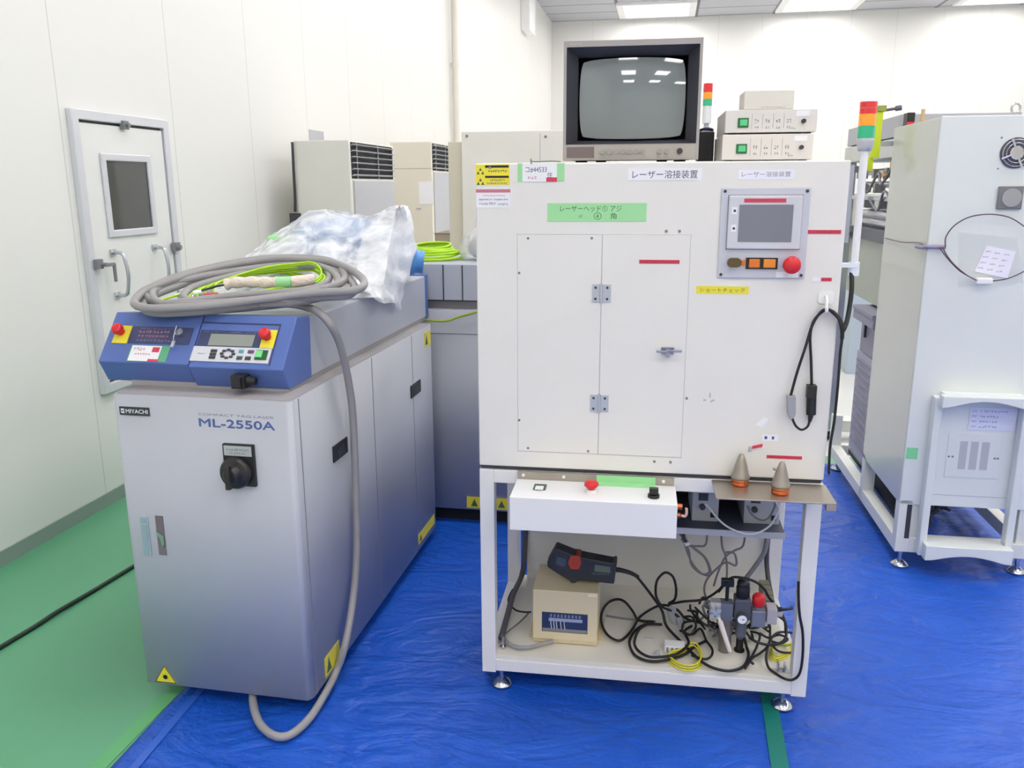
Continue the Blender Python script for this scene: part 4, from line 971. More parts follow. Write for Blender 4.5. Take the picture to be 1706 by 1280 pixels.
# cones on the shelf plate
def cone(x, y, z0, label, notch):
    T = Thing('welding_nozzle', label, 'nozzle', B, (x, y, z0), 'nozzles on the steel shelf')
    T.part('copper_ring', MB().lathe([(0, 0), (.0215, 0), (.0225, .003), (.0225, .008), (.0205, .010), (.0225, .012), (.0225, .019), (0, .019)], (x, y, z0), 28), COPPER)
    T.part('cone_body', MB().lathe([(0, .019), (.0245, .019), (.0255, .022), (.0245, .026), (.021, .035), (.0165, .054), (.0115, .071), (.0085, .080), (.0055, .086), (0, .088)], (x, y, z0), 28), IRON)
    if notch: T.part('side_screw', MB().cyl((x-.013, y-.004, z0+.066), (x-.022, y-.006, z0+.068), .0035, seg=10), IRON)
cone(.722, -.032, .7122, 'grey metal cone on a copper ring, on the steel shelf under the white paper scrap', 0)
cone(.819, -.083, .7122, 'metal cone with a side screw on a copper ring, steel shelf under the red strip', 1)

# ------------------------------------------------------------------ on top of the station
zt = 1.5595
T = Thing('television_monitor', 'old grey picture-tube monitor with a dark recessed screen on the cream machine', 'monitor', B, (.403, .2, zt))
mx0, mx1, my = .227, .578, .05; mz0, mz1 = zt+.006, 1.861
c = MB(); c.add([(mx0+.006, my+.0325, mz0+.003), (mx1-.006, my+.0325, mz0+.003), (mx1-.006, my+.0325, mz1-.003), (mx0+.006, my+.0325, mz1-.003), (mx0+.01, my+.22, mz0+.004), (mx1-.01, my+.22, mz0+.004), (mx1-.01, my+.22, mz1-.004), (mx0+.01, my+.22, mz1-.004)],
      [(0,1,5,4),(1,2,6,5),(2,3,7,6),(3,0,4,7)])
c.add([(mx0+.01, my+.22, mz0+.004), (mx1-.01, my+.22, mz0+.004), (mx1-.01, my+.22, mz1-.004), (mx0+.01, my+.22, mz1-.004), (mx0+.06, my+.38, mz0+.03), (mx1-.06, my+.38, mz0+.03), (mx1-.06, my+.38, mz1-.06), (mx0+.06, my+.38, mz1-.06)],
      [(0,1,5,4),(1,2,6,5),(2,3,7,6),(3,0,4,7),(4,5,6,7)])
T.part('housing', c, mat('monitor_housing', (120, 118, 116), .5), bevel=.004)
f = MB(); w_ = .0075
f.box(mx0, mx0+w_, my, my+.032, mz0, mz1).box(mx1-w_, mx1, my, my+.032, mz0, mz1).box(mx0+w_, mx1-w_, my+.0002, my+.032, mz1-.0145, mz1).box(mx0+w_, mx1-w_, my+.0002, my+.032, mz0, mz0+.040)
T.part('bezel', f, BEZEL)
ox0, ox1, oz0, oz1 = mx0+w_, mx1-w_, mz0+.040, mz1-.0145
ix0, ix1, iz0, iz1 = .266, .541, 1.6205, 1.823; dy = .05
mk = MB(); mk.add([(ox0, my+.004, oz0), (ox1, my+.004, oz0), (ox1, my+.004, oz1), (ox0, my+.004, oz1), (ix0-.004, my+dy, iz0-.003), (ix1+.004, my+dy, iz0-.003), (ix1+.004, my+dy, iz1+.004), (ix0-.004, my+dy, iz1+.004)],
                  [(0,1,5,4),(1,2,6,5),(2,3,7,6),(3,0,4,7)])
T.part('screen_mask', mk, BEZD)
# curved picture tube with rounded corners
tb = MB(); vs = []; nx, nz = 24, 20
cx, cz = (ix0+ix1)/2, (iz0+iz1)/2; hw, hh = (ix1-ix0)/2, (iz1-iz0)/2
for jz in range(nz+1):
    for jx in range(nx+1):
        a, b2 = 2*jx/nx-1, 2*jz/nz-1
        px, pz = a*(1-.035*b2*b2), b2*(1-.045*a*a)
        # squircle-like rounding of the corners
        k = 1-.035*(abs(a*b2)**6)
        x, z = cx+hw*px*k, cz+hh*pz*k
        rr = ((x-cx)**2+(z-cz)**2)
        vs.append((x, my+dy-.020+rr/(2*.62), z))
tb.add(vs, [(j*(nx+1)+i, j*(nx+1)+i+1, (j+1)*(nx+1)+i+1, (j+1)*(nx+1)+i) for j in range(nz) for i in range(nx)], True)
T.part('picture_tube', tb, CRT, label='curved grey glass screen')
T.part('speaker_grille', MB().plate(mx0+.010, mx0+.082, mz0+.006, mz0+.034, my, .001), GRILLE)
cs = T.part('control_strip', MB().plate(mx0+.084, mx1-.010, mz0+.005, mz0+.036, my, .0012), mat('control_strip', (172, 168, 160), .5))
for k, xx in enumerate((.332, .350, .367, .385, .402, .420, .437, .478, .497)):
    T.part('knob', MB().cyl((xx, my-.0012, mz0+.021), (xx, my-.009, mz0+.021), .0062, seg=16), mat('strip_knob', (158, 154, 148), .5) if 'strip_knob' not in MATS else MATS['strip_knob'], parent=cs)
T.part('power_button', MB().cyl((.530, my-.0012, mz0+.021), (.530, my-.008, mz0+.021), .0075, seg=16), DARK, parent=cs)
T.part('maker_print', MB().use(mat('bezel_print', (200, 190, 188), .6)).glyphs(mx0+.016, mx0+.048, mz1-.010, mz1-.004, my-.0004, 6, 3), label='small pale print')
T.part('rubber_feet', MB().box(mx0+.03, mx0+.06, my+.05, my+.08, zt, mz0+.004).box(mx1-.06, mx1-.03, my+.05, my+.08, zt, mz0+.004).box(mx0+.07, mx0+.10, my+.33, my+.36, zt, mz0+.031).box(mx1-.10, mx1-.07, my+.33, my+.36, zt, mz0+.031), BLACK)

def controller(label, x0, x1, z0, z1, y0, gx, kx, dz):
    T = Thing('camera_controller', label, 'control unit', B, ((x0+x1)/2, y0+.1, z0), 'control units stacked on the cream machine')
    T.part('case', MB().box(x0, x1, y0, y0+.24, z0+.004, z1), mat('controller_ivory', (222, 218, 212), .5) if 'controller_ivory' not in MATS else MATS['controller_ivory'], bevel=.002)
    T.part('rubber_feet', MB().box(x0+.01, x0+.03, y0+.02, y0+.04, z0, z0+.0045).box(x1-.03, x1-.01, y0+.02, y0+.04, z0, z0+.0045).box(x0+.01, x0+.03, y0+.19, y0+.21, z0, z0+.0045).box(x1-.03, x1-.01, y0+.19, y0+.21, z0, z0+.0045), BLACK)
    h = z1-z0; zc = z0+h*.47
    p = T.part('power_switch', MB().box(gx-.0135, gx+.0135, y0-.004, y0, zc-.012, zc+.012), mat('switch_green_dark', (32, 108, 64), .35) if 'switch_green_dark' not in MATS else MATS['switch_green_dark'], bevel=.001, label='green lit power switch')
    T.part('switch_lens', MB().box(gx-.008, gx+.010, y0-.006, y0-.004, zc-.007, zc+.008), mat('switch_green_light', (92, 196, 130), .3, emit=.1) if 'switch_green_light' not in MATS else MATS['switch_green_light'], parent=p)
    pr = MB()
    for k in range(4):
        xx = gx+.034+k*.0265
        pr.use(INKG).plate(xx-.0125, xx-.0118, z0+.014, z1-.010, y0, .0004).glyphs(xx-.005, xx+.006, zc-.016, zc-.009, y0, 2).glyphs(xx-.006, xx+.006, zc-.002, zc+.009, y0, 2)
    pr.use(INKG).glyphs(kx-.032, kx-.018, z0+.011, z0+.016, y0, 3)
    T.part('front_print', pr)
    T.part('white_tape', MB().plate(kx-.018, kx+.014, z1-.018, z1-.004, y0), PAPER)
    T.part('adjust_knob', MB().cyl((kx, y0, zc+.002), (kx, y0-.012, zc+.002), .0055, seg=14), DARK)
controller('ivory control unit with green switch and wire feet gap, lower of the two alike', .639, .866, zt, 1.6275, .075, .688, .836, 0)
controller('ivory control unit with a lit green switch, upper of the two alike', .644, .872, 1.6278, 1.688, .08, .689, .838, 0)
T = Thing('power_adapter', 'small cream slotted box on top of the two control units', 'control unit', B, (.75, .15, 1.6885))
T.part('case', MB().box(.689, .813, .085, .20, 1.6885, 1.7355), mat('adapter_ivory', (224, 220, 208), .5), bevel=.002)
q = MB()
for xx in [.697+.0085*k for k in range(13)]: q.box(xx, xx+.004, .10, .19, 1.7352, 1.7362)
T.part('vent_slots', q, LGREY)
T.part('terminal_print', MB().use(INKG).glyphs(.728, .792, 1.6915, 1.6955, .0848, 16, 2))
T = Thing('black_case', 'small black box between the monitor and the control units', 'case', B, (.617, .3, zt))
T.part('case', MB().box(.590, .634, .27, .36, zt, 1.648), BLACK, bevel=.004)
T.part('cable_coil', MB().tube([(.595, .30, 1.652), (.612, .285, 1.656), (.630, .30, 1.653), (.612, .33, 1.657)], .004, 6, closed=True), mat('navy_cable', (54, 60, 84), .5))

T = Thing('signal_tower', 'distant three-colour signal tower seen between the monitor and the control units', 'signal light', W0, (.168, 4.0, 0))
tx, ty = .168, 4.0
T.part('pole', MB().cyl((tx, ty, 0), (tx, ty, 1.77), .012, seg=14).box(tx-.12, tx+.12, ty-.12, ty+.12, 0, .02), LGREY)
T.part('base', MB().cyl((tx, ty, 1.77), (tx, ty, 1.845), .0195, seg=20), mat('tower_base_white', (232, 232, 230), .4))
T.part('green_lamp', MB().cyl((tx, ty, 1.845), (tx, ty, 1.873), .0205, seg=20), LAMPG)
T.part('orange_lamp', MB().cyl((tx, ty, 1.874), (tx, ty, 1.902), .0205, seg=20), LAMPO)
T.part('red_lamp', MB().cyl((tx, ty, 1.903), (tx, ty, 1.94), .0205, seg=20), LAMPR)

# ------------------------------------------------------------------ things in the lower frame
zt = .1202
T = Thing('transformer_box', 'tan steel transformer box with a terminal window on the lower tray', 'transformer', B, (.242, .17, zt))
bx = MB(); bx.box(.144, .343, .082, .262, .138, .303)
T.part('casing', bx, TAN, bevel=.003)
T.part('base_flange', MB().box(.128, .146, .115, .255, zt, .126).box(.341, .360, .115, .255, zt, .126).box(.144, .343, .09, .255, .124, .138), TAN, bevel=.001)
wo = T.part('terminal_window', MB().box(.173, .313, .0808, .082, .166, .231), mat('terminal_window_blue', (44, 56, 90), .3))
q = MB(); q.use(mat('terminal_strip', (150, 160, 190), .5)).box(.194, .297, .0795, .0808, .203, .213)
q.use(mat('terminal_screw', (120, 130, 158), .5))
for k in range(9): q.box(.198+.011*k, .204+.011*k, .0795, .0808, .216, .226)
q.use(mat('terminal_wire', (196, 200, 208), .5))
for xx in (.200, .209, .217, .230, .241): q.tube([(xx, .080, .203), (xx+.001, .080, .19), (xx+.003, .080, .178)], .0016, 5)
q.use(mat('terminal_base_grey', (126, 128, 128), .5)).box(.175, .311, .0797, .0808, .168, .178)
T.part('terminal_block', q, parent=wo)
T.part('pale_label', MB().use(mat('cream_label', (236, 228, 198), .6)).plate(.313, .339, .292, .3, .082))

T = Thing('hand_tool', 'dark handheld pendant controller with an orange-red grip lying on the tan transformer', 'hand controller', B, (.26, .16, .3035))
prof = [(.208, .420), (.182, .368), (.184, .352), (.215, .333), (.252, .312), (.258, .3045), (.271, .3045), (.276, .315), (.389, .3105), (.396, .380), (.392, .386), (.385, .380), (.300, .392), (.262, .400)]
T.part('body', MB().prism(prof, .135, .185, axis='y'), mat('tool_dark_grey', (44, 46, 48), .45), bevel=.004)
T.part('orange_grip', MB().prism([(.246, .372), (.254, .398), (.284, .398), (.288, .372), (.280, .352), (.254, .352)], .1335, .187, axis='y'), mat('orange_red_grip', (170, 62, 34), .4), bevel=.003)
q = MB(); q.use(mat('tool_screen', (74, 84, 92), .25)).prism([(.213, .392), (.210, .366), (.236, .358), (.242, .384)], .1338, .1352, axis='y'); 
T.part('display', q)
q = MB(); q.use(mat('tool_label', (92, 106, 92), .5)).prism([(.329, .372), (.376, .368), (.377, .347), (.328, .350)], .1342, .1352, axis='y'); q.use(INKG).glyphs(.318, .372, .340, .346, .134, 10, 2)
T.part('rating_label', q)
T.part('cable_boot', MB().tube([(.392, .16, .348), (.41, .165, .344), (.44, .17, .334), (.463, .17, .322)], lambda t: .0085-.003*t, 10), RUBBER)
T.part('pendant_cable', MB().tube([(.44, .17, .334)]+CAB['k1'][2:], .0045, 8), RUBBER, label='long black cable looping over the tray')

# power units on the inner shelf
for (x0, x1, lab, off) in ((.618, .697, 'grey power unit on the inner shelf, the left one of two', 0), (.772, .876, 'grey power unit on the inner shelf, the right one behind the hanging cable', 1)):
    T = Thing('power_unit', lab, 'power unit', B, ((x0+x1)/2, .3, .5002), 'power units on the inner shelf')
    T.part('case', MB().box(x0, x1, .215, .41, .5002, .60), LGREY, bevel=.002)
    T.part('socket', MB().box(x0+.018, x0+.046, .211, .215, .568, .590).cyl((x0+.03, .215, .548), (x0+.03, .205, .548), .009, seg=14), DARK)
    T.part('toggle', MB().box(x1-.024, x1-.010, .210, .215, .515, .530), BLACK)
for key, lab in (('w1', 'white cable drooping in an arc from the left power unit to the right'), ('w2', 'grey cable curving in front of the right power unit')):
    single('hanging_cable', lab, 'cable', B, CAB[key][0], MB().tube(CAB[key], .003, 8), mat('white_cable', (224, 224, 222), .5) if key == 'w1' else GWIRE)

T = Thing('cable_bundle', 'grey wires tied and hanging in loops below the inner shelf', 'cable', B, (.68, .28, .43))
for k in ('g1', 'g2', 'g3', 'g4', 'g5', 'g7'):
    p = [(CAB[k][0][0], CAB[k][0][1], .484)]+CAB[k][1:] if k in ('g2', 'g3', 'g4') else CAB[k]
    T.part('wire', MB().tube(p, .0034, 7), GWIRE)
T.part('wire', MB().tube([(.60, .28, .484), (.605, .28, .45), (.600, .28, .42), (.612, .28, .395)], .006, 8), DARK)
T.part('cable_tie', MB().cyl((.606, .28, .392), (.620, .28, .398), .008, seg=10), WHITE)
single('conduit', 'thick grey conduit running from the inner shelf down to the air regulator', 'conduit', B, (.864, .32, .43), MB().tube([(.872, .32, .484)]+CAB['g6'], .0075, 9), MID)

# left side hoses
T = Thing('cable_bundle', 'dark grey hose and wires along the left inner side of the lower frame', 'cable', B, (.06, .3, .13))
T.part('dark_hose', MB().tube([(.069, .505, .46)]+CAB['l1'], .0095, 8), mat('dark_hose', (78, 78, 84), .5))
T.part('wire', MB().tube(CAB['l2'], .0055, 8), HOSE); T.part('wire', MB().tube([(.045, .33, .17)]+CAB['l3'], .003, 7), RUBBER); T.part('wire', MB().tube(CAB['l4'], .003, 7), GWIRE)
T.part('bolt', MB().cyl((.0575, .043, .1202), (.0575, .043, .155), .0045, seg=8).cyl((.0575, .043, .1202), (.0575, .043, .128), .010, seg=6, smooth=False), CHROME)
single('wire', 'thin grey wire lying on the tray behind the black loops', 'cable', B, (.364, .279, .1205), MB().tube([(p[0], p[1], .124) for p in CAB['l5']], .0032, 7), GWIRE)

single('dark_hose', 'dark hose running down the right rear post of the lower frame', 'hose', B, (.895, .49, .13), MB().tube([(.893, .495, .48), (.893, .495, .36), (.895, .49, .26), (.90, .46, .20), (.905, .40, .16), (.90, .33, .135)], .008, 8), mat('dark_hose_right', (64, 62, 66), .5))
T = Thing('valve_island', 'cream and olive valve strip with small fittings along the right rear of the tray', 'valve', B, (.89, .38, .1202))
T.part('valve_base', MB().box(.872, .90, .30, .46, .1202, .165), mat('valve_cream', (214, 208, 190), .5), bevel=.002)
for k in range(4): T.part('valve_body', MB().box(.868, .898, .305+.038*k, .335+.038*k, .1655, .205), mat('valve_olive', (126, 122, 104), .5) if 'valve_olive' not in MATS else MATS['valve_olive'], bevel=.002)
# black cables on the tray
for key, lab in (('k2', 'black cable standing up in a narrow loop in the middle of the tray'), ('k3', 'black cable looping to the left beside the tan transformer'),
                 ('k4', 'black cable in the outermost wide coil on the tray'), ('k5', 'black cable in the inner wide coil on the tray'),
                 ('k6', 'black cable arching over the air regulator'), ('k7', 'black cable hanging in a long loop in front of the right leg'),
                 ('k8', 'black cable curled left of the regulator bowl'), ('k9', 'black cable running down right of the pressure gauge'),
                 ('k10', 'black cable slanting down to the tray from the regulator'), ('k11', 'black cable looping below the red knob'),
                 ('k12', 'black cable running to the right leg along the tray'), ('k13', 'black cable tangled left of the regulator'), ('k14', 'black cable wound right of the regulator bowl')):
    r_ = .0038 if key in ('k7',) else .0042
    if key in ('k8', 'k9', 'k10', 'k13', 'k14', 'k12'): r_ = .0036
    P = [(p[0], p[1], max(p[2], .1205+r_)) for p in CAB[key]]
    if key == 'k6': P[0] = (P[0][0], P[0][1], P[0][2])
    o = single('black_cable', lab, 'cable', B, P[-1] if key in('k6',) else P[0], MB().tube(P, r_, 8), RUBBER, 'black cables tangled on the lower tray')
rnd = random.Random(3)
T = Thing('cable_bundle', 'tangle of short black tubes packed behind the regulator on the tray', 'cable', B, (.72, .2, .13))
for k in range(13):
    cx, cy = rnd.uniform(.66, .88), rnd.uniform(.17, .27); cz = rnd.uniform(.135, .22)
    pts = [(cx+rnd.uniform(-.05, .05), cy+rnd.uniform(-.03, .03), max(.125, cz+rnd.uniform(-.05, .05))) for _ in range(6)]
    T.part('tube_piece', MB().tube(pts, .0036, 7), RUBBER if k % 4 else GWIRE)
T = Thing('hose_coil', 'translucent yellow tube coiled flat on the tray under the black cables', 'tube', B, (.61, .06, .1205))
for k, s_ in enumerate((1, .92, .84, .95)):
    T.part('tube_loop', MB().tube([(.61+(p[0]-.61)*s_, .06+(p[1]-.06)*s_, .1235+.005*k) for p in CAB['y1'][:-1]], .0028, 6, closed=True), YELH)
T = Thing('hose_coil', 'translucent yellow tube coiled beside the right inner leg on the tray', 'tube', B, (.895, .13, .1205))
for k, s_ in enumerate((1, .9, .8)):
    T.part('tube_loop', MB().tube([(.895+(p[0]-.895)*s_, .13+(p[1]-.13)*s_, .1235+.005*k) for p in CAB['y2'][:-1]], .0028, 6, closed=True), YELH)

# air regulator assembly
T = Thing('air_regulator', 'air filter regulator with black knob, round gauge and red valve on the tray', 'regulator', B, (.77, .12, .1202))
ALG = mat('cast_alu', (136, 140, 154), .4, .4)
T.part('regulator_body', MB().box(.748, .795, .105, .155, .235, .300), mat('regulator_dark', (82, 86, 98), .45), bevel=.004)
q = MB(); q.lathe([(.018, .300), (.020, .305), (.020, .332), (.0175, .338), (.019, .342), (.017, .352), (0, .354)], (.772, .13, 0), 24)
T.part('black_knob', q, BLACK)
q = MB(); q.cyl((.772, .13, .237), (.772, .13, .175), .0165, seg=20).cyl((.772, .13, .175), (.772, .13, .160), .0165, r2=.008, seg=20)
T.part('filter_bowl', q, mat('bowl_grey', (96, 102, 116), .3))
T.part('drain_valve', MB().cyl((.772, .13, .160), (.772, .13, .1202), .011, seg=14).cyl((.772, .13, .1202), (.772, .13, .126), .016, seg=16), BLACK)
g_ = T.part('pressure_gauge', MB().cyl((.769, .105, .248), (.769, .086, .248), .0165, seg=28).cyl((.769, .107, .248), (.769, .10, .248), .005, seg=10), mat('gauge_rim', (70, 66, 74), .35))
q = MB(); q.use(PAPER).cyl((.769, .0858, .248), (.769, .0852, .248), .0135, seg=28); q.use(INK).box(.768, .7745, .0846, .0852, .247, .2495)
T.part('gauge_dial', q, parent=g_)
T.part('valve_body', MB().box(.798, .838, .10, .15, .218, .270).cyl((.818, .125, .270), (.818, .125, .282), .014, seg=16).box(.795, .800, .112, .142, .235, .262), ALG, bevel=.003)
q = MB(); q.lathe([(0, .315), (.014, .315), (.019, .310), (.0195, .285), (.016, .279), (0, .279)], (.818, .122, 0), 8)
T.part('red_valve_knob', q, RED)
T.part('white_fitting', MB().box(.842, .872, .105, .15, .228, .278).cyl((.872, .13, .25), (.89, .13, .25), .008, seg=12), mat('fitting_grey', (186, 182, 188), .45), bevel=.003)
T.part('left_valve', MB().box(.705, .745, .11, .15, .225, .282), mat('valve_blue_grey', (104, 110, 130), .45), bevel=.003)
q = MB()
for dx, dz in ((-.01, .008), (.008, .009), (-.011, -.008), (.007, -.009), (0, .0)): q.cyl((.692+dx, .115, .262+dz), (.692+dx, .085, .262+dz), .007, seg=12)
q.box(.678, .708, .11, .14, .245, .285)
T.part('fitting_cluster', q, mat('bright_fitting', (196, 198, 200), .35, .5))
T.part('silver_handle', MB().cyl((.705, .085, .238), (.737, .07, .150), .008, r2=.0065, seg=14).cyl((.700, .088, .250), (.705, .085, .238), .005, seg=10), mat('pale_handle', (222, 214, 208), .35))
T.part('brown_bowl', MB().cyl((.725, .125, .226), (.728, .125, .1202), .019, seg=18), mat('smoked_bowl', (112, 104, 102), .3))
T.part('black_bracket', MB().box(.722, .732, .13, .142, .28, .345).box(.708, .745, .125, .145, .330, .352).cyl((.727, .128, .341), (.727, .118, .341), .009, seg=12), BLACK, bevel=.002)
T.part('tube_stub', MB().tube([(.872, .13, .262), (.90, .13, .268), (.92, .15, .262), (.925, .18, .25)], .004, 7), RUBBER)
# little parts lying on the tray
T = Thing('solenoid_block', 'pale grey connector block lying between the wide cable coils', 'connector', B, (.60, .10, .1202))
T.part('block', MB().box(.547, .608, .088, .128, .1202, .141), WHITE, bevel=.002)
T.part('pins', MB().box(.552, .558, .084, .088, .124, .138).box(.566, .572, .084, .088, .124, .138).box(.580, .586, .084, .088, .124, .138), MID)
T = Thing('clear_fitting', 'translucent grey tube fitting standing at the back of the tray', 'connector', B, (.60, .28, .1202))
T.part('fitting', MB().cyl((.588, .27, .1202), (.570, .255, .175), .013, r2=.017, seg=14).cyl((.605, .25, .1202), (.598, .24, .155), .011, seg=12), mat('cloudy_grey', (186, 192, 204), .25, alpha=.85))
single('bracket', 'small steel bracket lying by the right front leg on the tray', 'bracket', B, (.885, .03, .1202), MB().box(.868, .902, .022, .046, .1202, .124).box(.868, .872, .022, .046, .124, .150).box(.888, .892, .022, .046, .124, .146), ALU)
single('clamp_piece', 'small metal clamp lying left inside the wide cable coil', 'bracket', B, (.50, .12, .1202), MB().box(.487, .512, .148, .155, .1202, .128).cyl((.525, .07, .1202), (.525, .07, .135), .007, seg=10).box(.512, .534, .064, .072, .1202, .125), LGREY)

# ------------------------------------------------------------------ large machine at the right
Fq = FR
T = Thing('machine_cabinet', 'large pale cream machine cabinet with side fan and handles, at the right edge', 'machine', Fq, (.26, .6, 0))
Wd, Dp, H = .53, .60, 1.735
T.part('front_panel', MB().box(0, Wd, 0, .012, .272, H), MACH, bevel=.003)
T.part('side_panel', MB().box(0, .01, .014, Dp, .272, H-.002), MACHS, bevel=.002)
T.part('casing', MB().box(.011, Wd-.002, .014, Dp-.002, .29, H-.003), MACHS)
fr = MB()
for (xa, ya) in ((0, 0), (Wd-.05, 0), (0, .55), (Wd-.05, .55), (0, 1.25), (Wd-.05, 1.25)): fr.box(xa, xa+.05, ya, ya+.05, .07, .29)
fr.box(0, .05, .05, 1.25, .07, .125).box(Wd-.05, Wd, .05, 1.25, .07, .125).box(.05, Wd-.05, 0, .05, .07, .130).box(.05, Wd-.05, 1.25, 1.30, .07, .125)
fr.box(.05, .085, .012, .04, .07, .272).box(Wd-.085, Wd-.05, .012, .04, .07, .272)
T.part('base_frame', fr, mat('base_frame_cream', (226, 228, 220), .45), bevel=.002)
for a in (.030, Wd-.048): T.part('post_slot', MB().box(a, a+.018, -.001, .002, .129, .272), DARK)

for x, y in ((.03, .02), (.465, .02), (.03, 1.2), (.465, 1.2)): foot(T, x, y, .073, r=.034)
# protruding handle frame
hf = MB()
for xx in (.088, .398): hf.box(xx-.014, xx+.014, -.045, -.001, .078, .72)
T.part('guard_posts', hf, MACH, bevel=.004)
def handle(z0, z1, up):
    n = 10; pts = []
    a, b2 = .086, .40
    if up:
        pts = [(a, z0), (b2, z0), (b2, z1)]+[(b2-.03-(b2-a-.06)*k/n, z1-.006-.028*math.sin(math.pi*k/n)) for k in range(n+1)]+[(a, z1)]
        pts = [(a, z1), (a, z0)]+[(a+.03+(b2-a-.06)*k/n, z0+.005+.024*math.sin(math.pi*k/n)) for k in range(n+1)]+[(b2, z0), (b2, z1)]
    else:
        pts = [(a, z1), (a, z0)]+[(a+.03+(b2-a-.06)*k/n, z0+.003+.022*math.sin(math.pi*k/n)) for k in range(n+1)]+[(b2, z0), (b2, z1)]
    return pts
T.part('handle_top', MB().box(.104, .382, -.0455, -.001, .722, .735), MACH)
T.part('upper_handle', MB().prism(handle(.688, .735, 1), -.085, -.046, axis='y'), MACH, bevel=.003)
T.part('handle_shelf', MB().box(.104, .382, -.0455, -.001, .128, .138), MACH)
T.part('lower_handle', MB().prism(handle(.078, .140, 0), -.09, -.046, axis='y'), MACH, bevel=.003)
# vent plate
vp = T.part('vent_plate', MB().box(.150, .342, -.003, 0, .395, .570), MACH, bevel=.001)
q = MB()
for a in (.194, .233, .272): q.plate(a, a+.027, .429, .541, -.003, .0006)
q2 = MB()
T.part('perforation', q, mat('perforation_grey', (184, 186, 192), .6), parent=vp)
for a in (.158, .172, .322, .333): T.part('plate_screw', MB().cyl((a, -.005, .478), (a, -.003, .478), .004, seg=8), MID, parent=vp)
T.part('lower_seam', MB().box(.10, .385, -.0008, 0, .318, .3205), LGREY)
lb = T.part('paper_label', MB().plate(.214, .380, .588, .678, -.002, .001), mat('label_bluish', (218, 222, 240), .6))
q = MB()
for k in range(4):
    zz = .662-.020*k
    q.use(INKB).glyphs(.222, .240, zz-.004, zz+.004, -.0032, 4, 2).glyphs(.250, .25+(.10 if k == 0 else .066), zz-.004, zz+.004, -.0032, 10 if k == 0 else 6, 2)
T.part('label_print', q, parent=lb)
T.part('green_sticker', MB().plate(.004, .046, .460, .506, 0, .001), mat('round_green_sticker', (132, 216, 156), .5))
# fan
fx, fz = .258, 1.606
fo = T.part('fan', MB().cyl((fx, -.004, fz), (fx, .0, fz), .0535, seg=32), mat('fan_dark', (88, 88, 104), .5), label='round ventilation fan')
q = MB()
for rr in (.022, .034, .046): 
    q.tube([(fx+rr*math.cos(t*math.pi/8), -.009, fz+rr*math.sin(t*math.pi/8)) for t in range(16)], .0016, 5, closed=True, n=2)
q.cyl((fx, -.010, fz), (fx, -.005, fz), .022, seg=20)
for t in (.4, 1.97, 3.54, 5.11): q.cyl((fx+.02*math.cos(t), -.008, fz+.02*math.sin(t)), (fx+.052*math.cos(t), -.008, fz+.052*math.sin(t)), .0055, seg=8)
T.part('fan_guard', q, CHROME, parent=fo)
for sx in (-1, 1):
    for sz in (-1, 1): T.part('fan_screw', MB().cyl((fx+.053*sx, -.003, fz+.053*sz), (fx+.053*sx, 0, fz+.053*sz), .003, seg=8), MID)
fl_ = T.part('filter_cover', MB().box(.214, .296, -.012, 0, 1.412, 1.492), mat('filter_grey', (120, 120, 122), .5), bevel=.003, label='square grey filter cover')
T.part('filter_disc', MB().cyl((.258, -.016, 1.452), (.258, -.012, 1.452), .032, seg=28), mat('filter_mesh', (162, 162, 160), .7), parent=fl_)
T.part('lifting_eye', MB().tube([(.250+.014*math.cos(t*math.pi/6), .03, H+.024+.017*math.sin(t*math.pi/6)) for t in range(12)], .0042, 8, closed=True, n=2).cyl((.25, .03, H), (.25, .03, H+.010), .010, seg=14), CHROME)
# machinery behind the cabinet
T.part('upper_beam', MB().box(.03, .50, .62, 1.62, 1.70, 1.79), mat('beam_grey', (176, 176, 182), .45), bevel=.003)
T.part('lower_beam', MB().box(.03, .50, .62, 1.66, 1.615, 1.695), mat('beam_pale', (204, 206, 200), .45), bevel=.003)
for a in ((.04, .075, 1.56, 1.60), (.45, .49, 1.56, 1.60), (.03, .065, .605, .619)): T.part('rear_post', MB().box(*a, .125, 1.615), ALU)
q = MB()
for k, zz in enumerate((1.56, 1.50, 1.36, 1.315)): q.cyl((.10, .68+.03*k, zz), (.10, 1.48, zz), .016+.006*(k > 1), seg=14)
T.part('rollers', q, CHROME)
T.part('cross_plate', MB().box(.05, .45, .68, 1.5, 1.425, 1.445), ALU, bevel=.002)
CALU = mat('cylinder_alu', (172, 170, 168), .4, .5)
for k in range(9):
    yy = .72+.09*k; zz = (1.385, 1.46, 1.53)[k % 3]
    T.part('air_cylinder', MB().box(.06+.01*(k % 2), .11, yy, yy+.035, zz, zz+.045), CALU, bevel=.002)
T.part('brass_fittings', MB().box(.055, .07, .80, .83, 1.56, 1.60).cyl((.06, .90, 1.53), (.06, .94, 1.55), .012, seg=12), mat('brass', (190, 150, 90), .4, .5))
T.part('tubes', MB().tube([(.05, .75, 1.58), (.03, .85, 1.50), (.05, 1.0, 1.55), (.04, 1.15, 1.46), (.05, 1.3, 1.56)], .006, 7).tube([(.06, .70, 1.40), (.04, .82, 1.47), (.05, .95, 1.38), (.04, 1.1, 1.44)], .006, 7), mat('smoky_tube', (120, 118, 124), .4))
T.part('dark_unit', MB().box(.045, .40, .66, 1.46, 1.235, 1.29), mat('dark_unit', (96, 98, 108), .5), bevel=.002)
T.part('middle_panel', MB().box(.06, .48, .62, 1.50, .94, 1.235), GREENGREY, bevel=.002)
T.part('folding_shelf', MB().box(-.005, .40, .64, 1.02, .905, .925).box(.0, .02, .64, 1.02, .86, .905), PURP, bevel=.002)
T.part('lower_panel', MB().box(.04, .48, .62, 1.0, .70, .905), PURP, bevel=.002)
T.part('door_grip', MB().box(.030, .040, .90, .915, .78, .86), DARK)
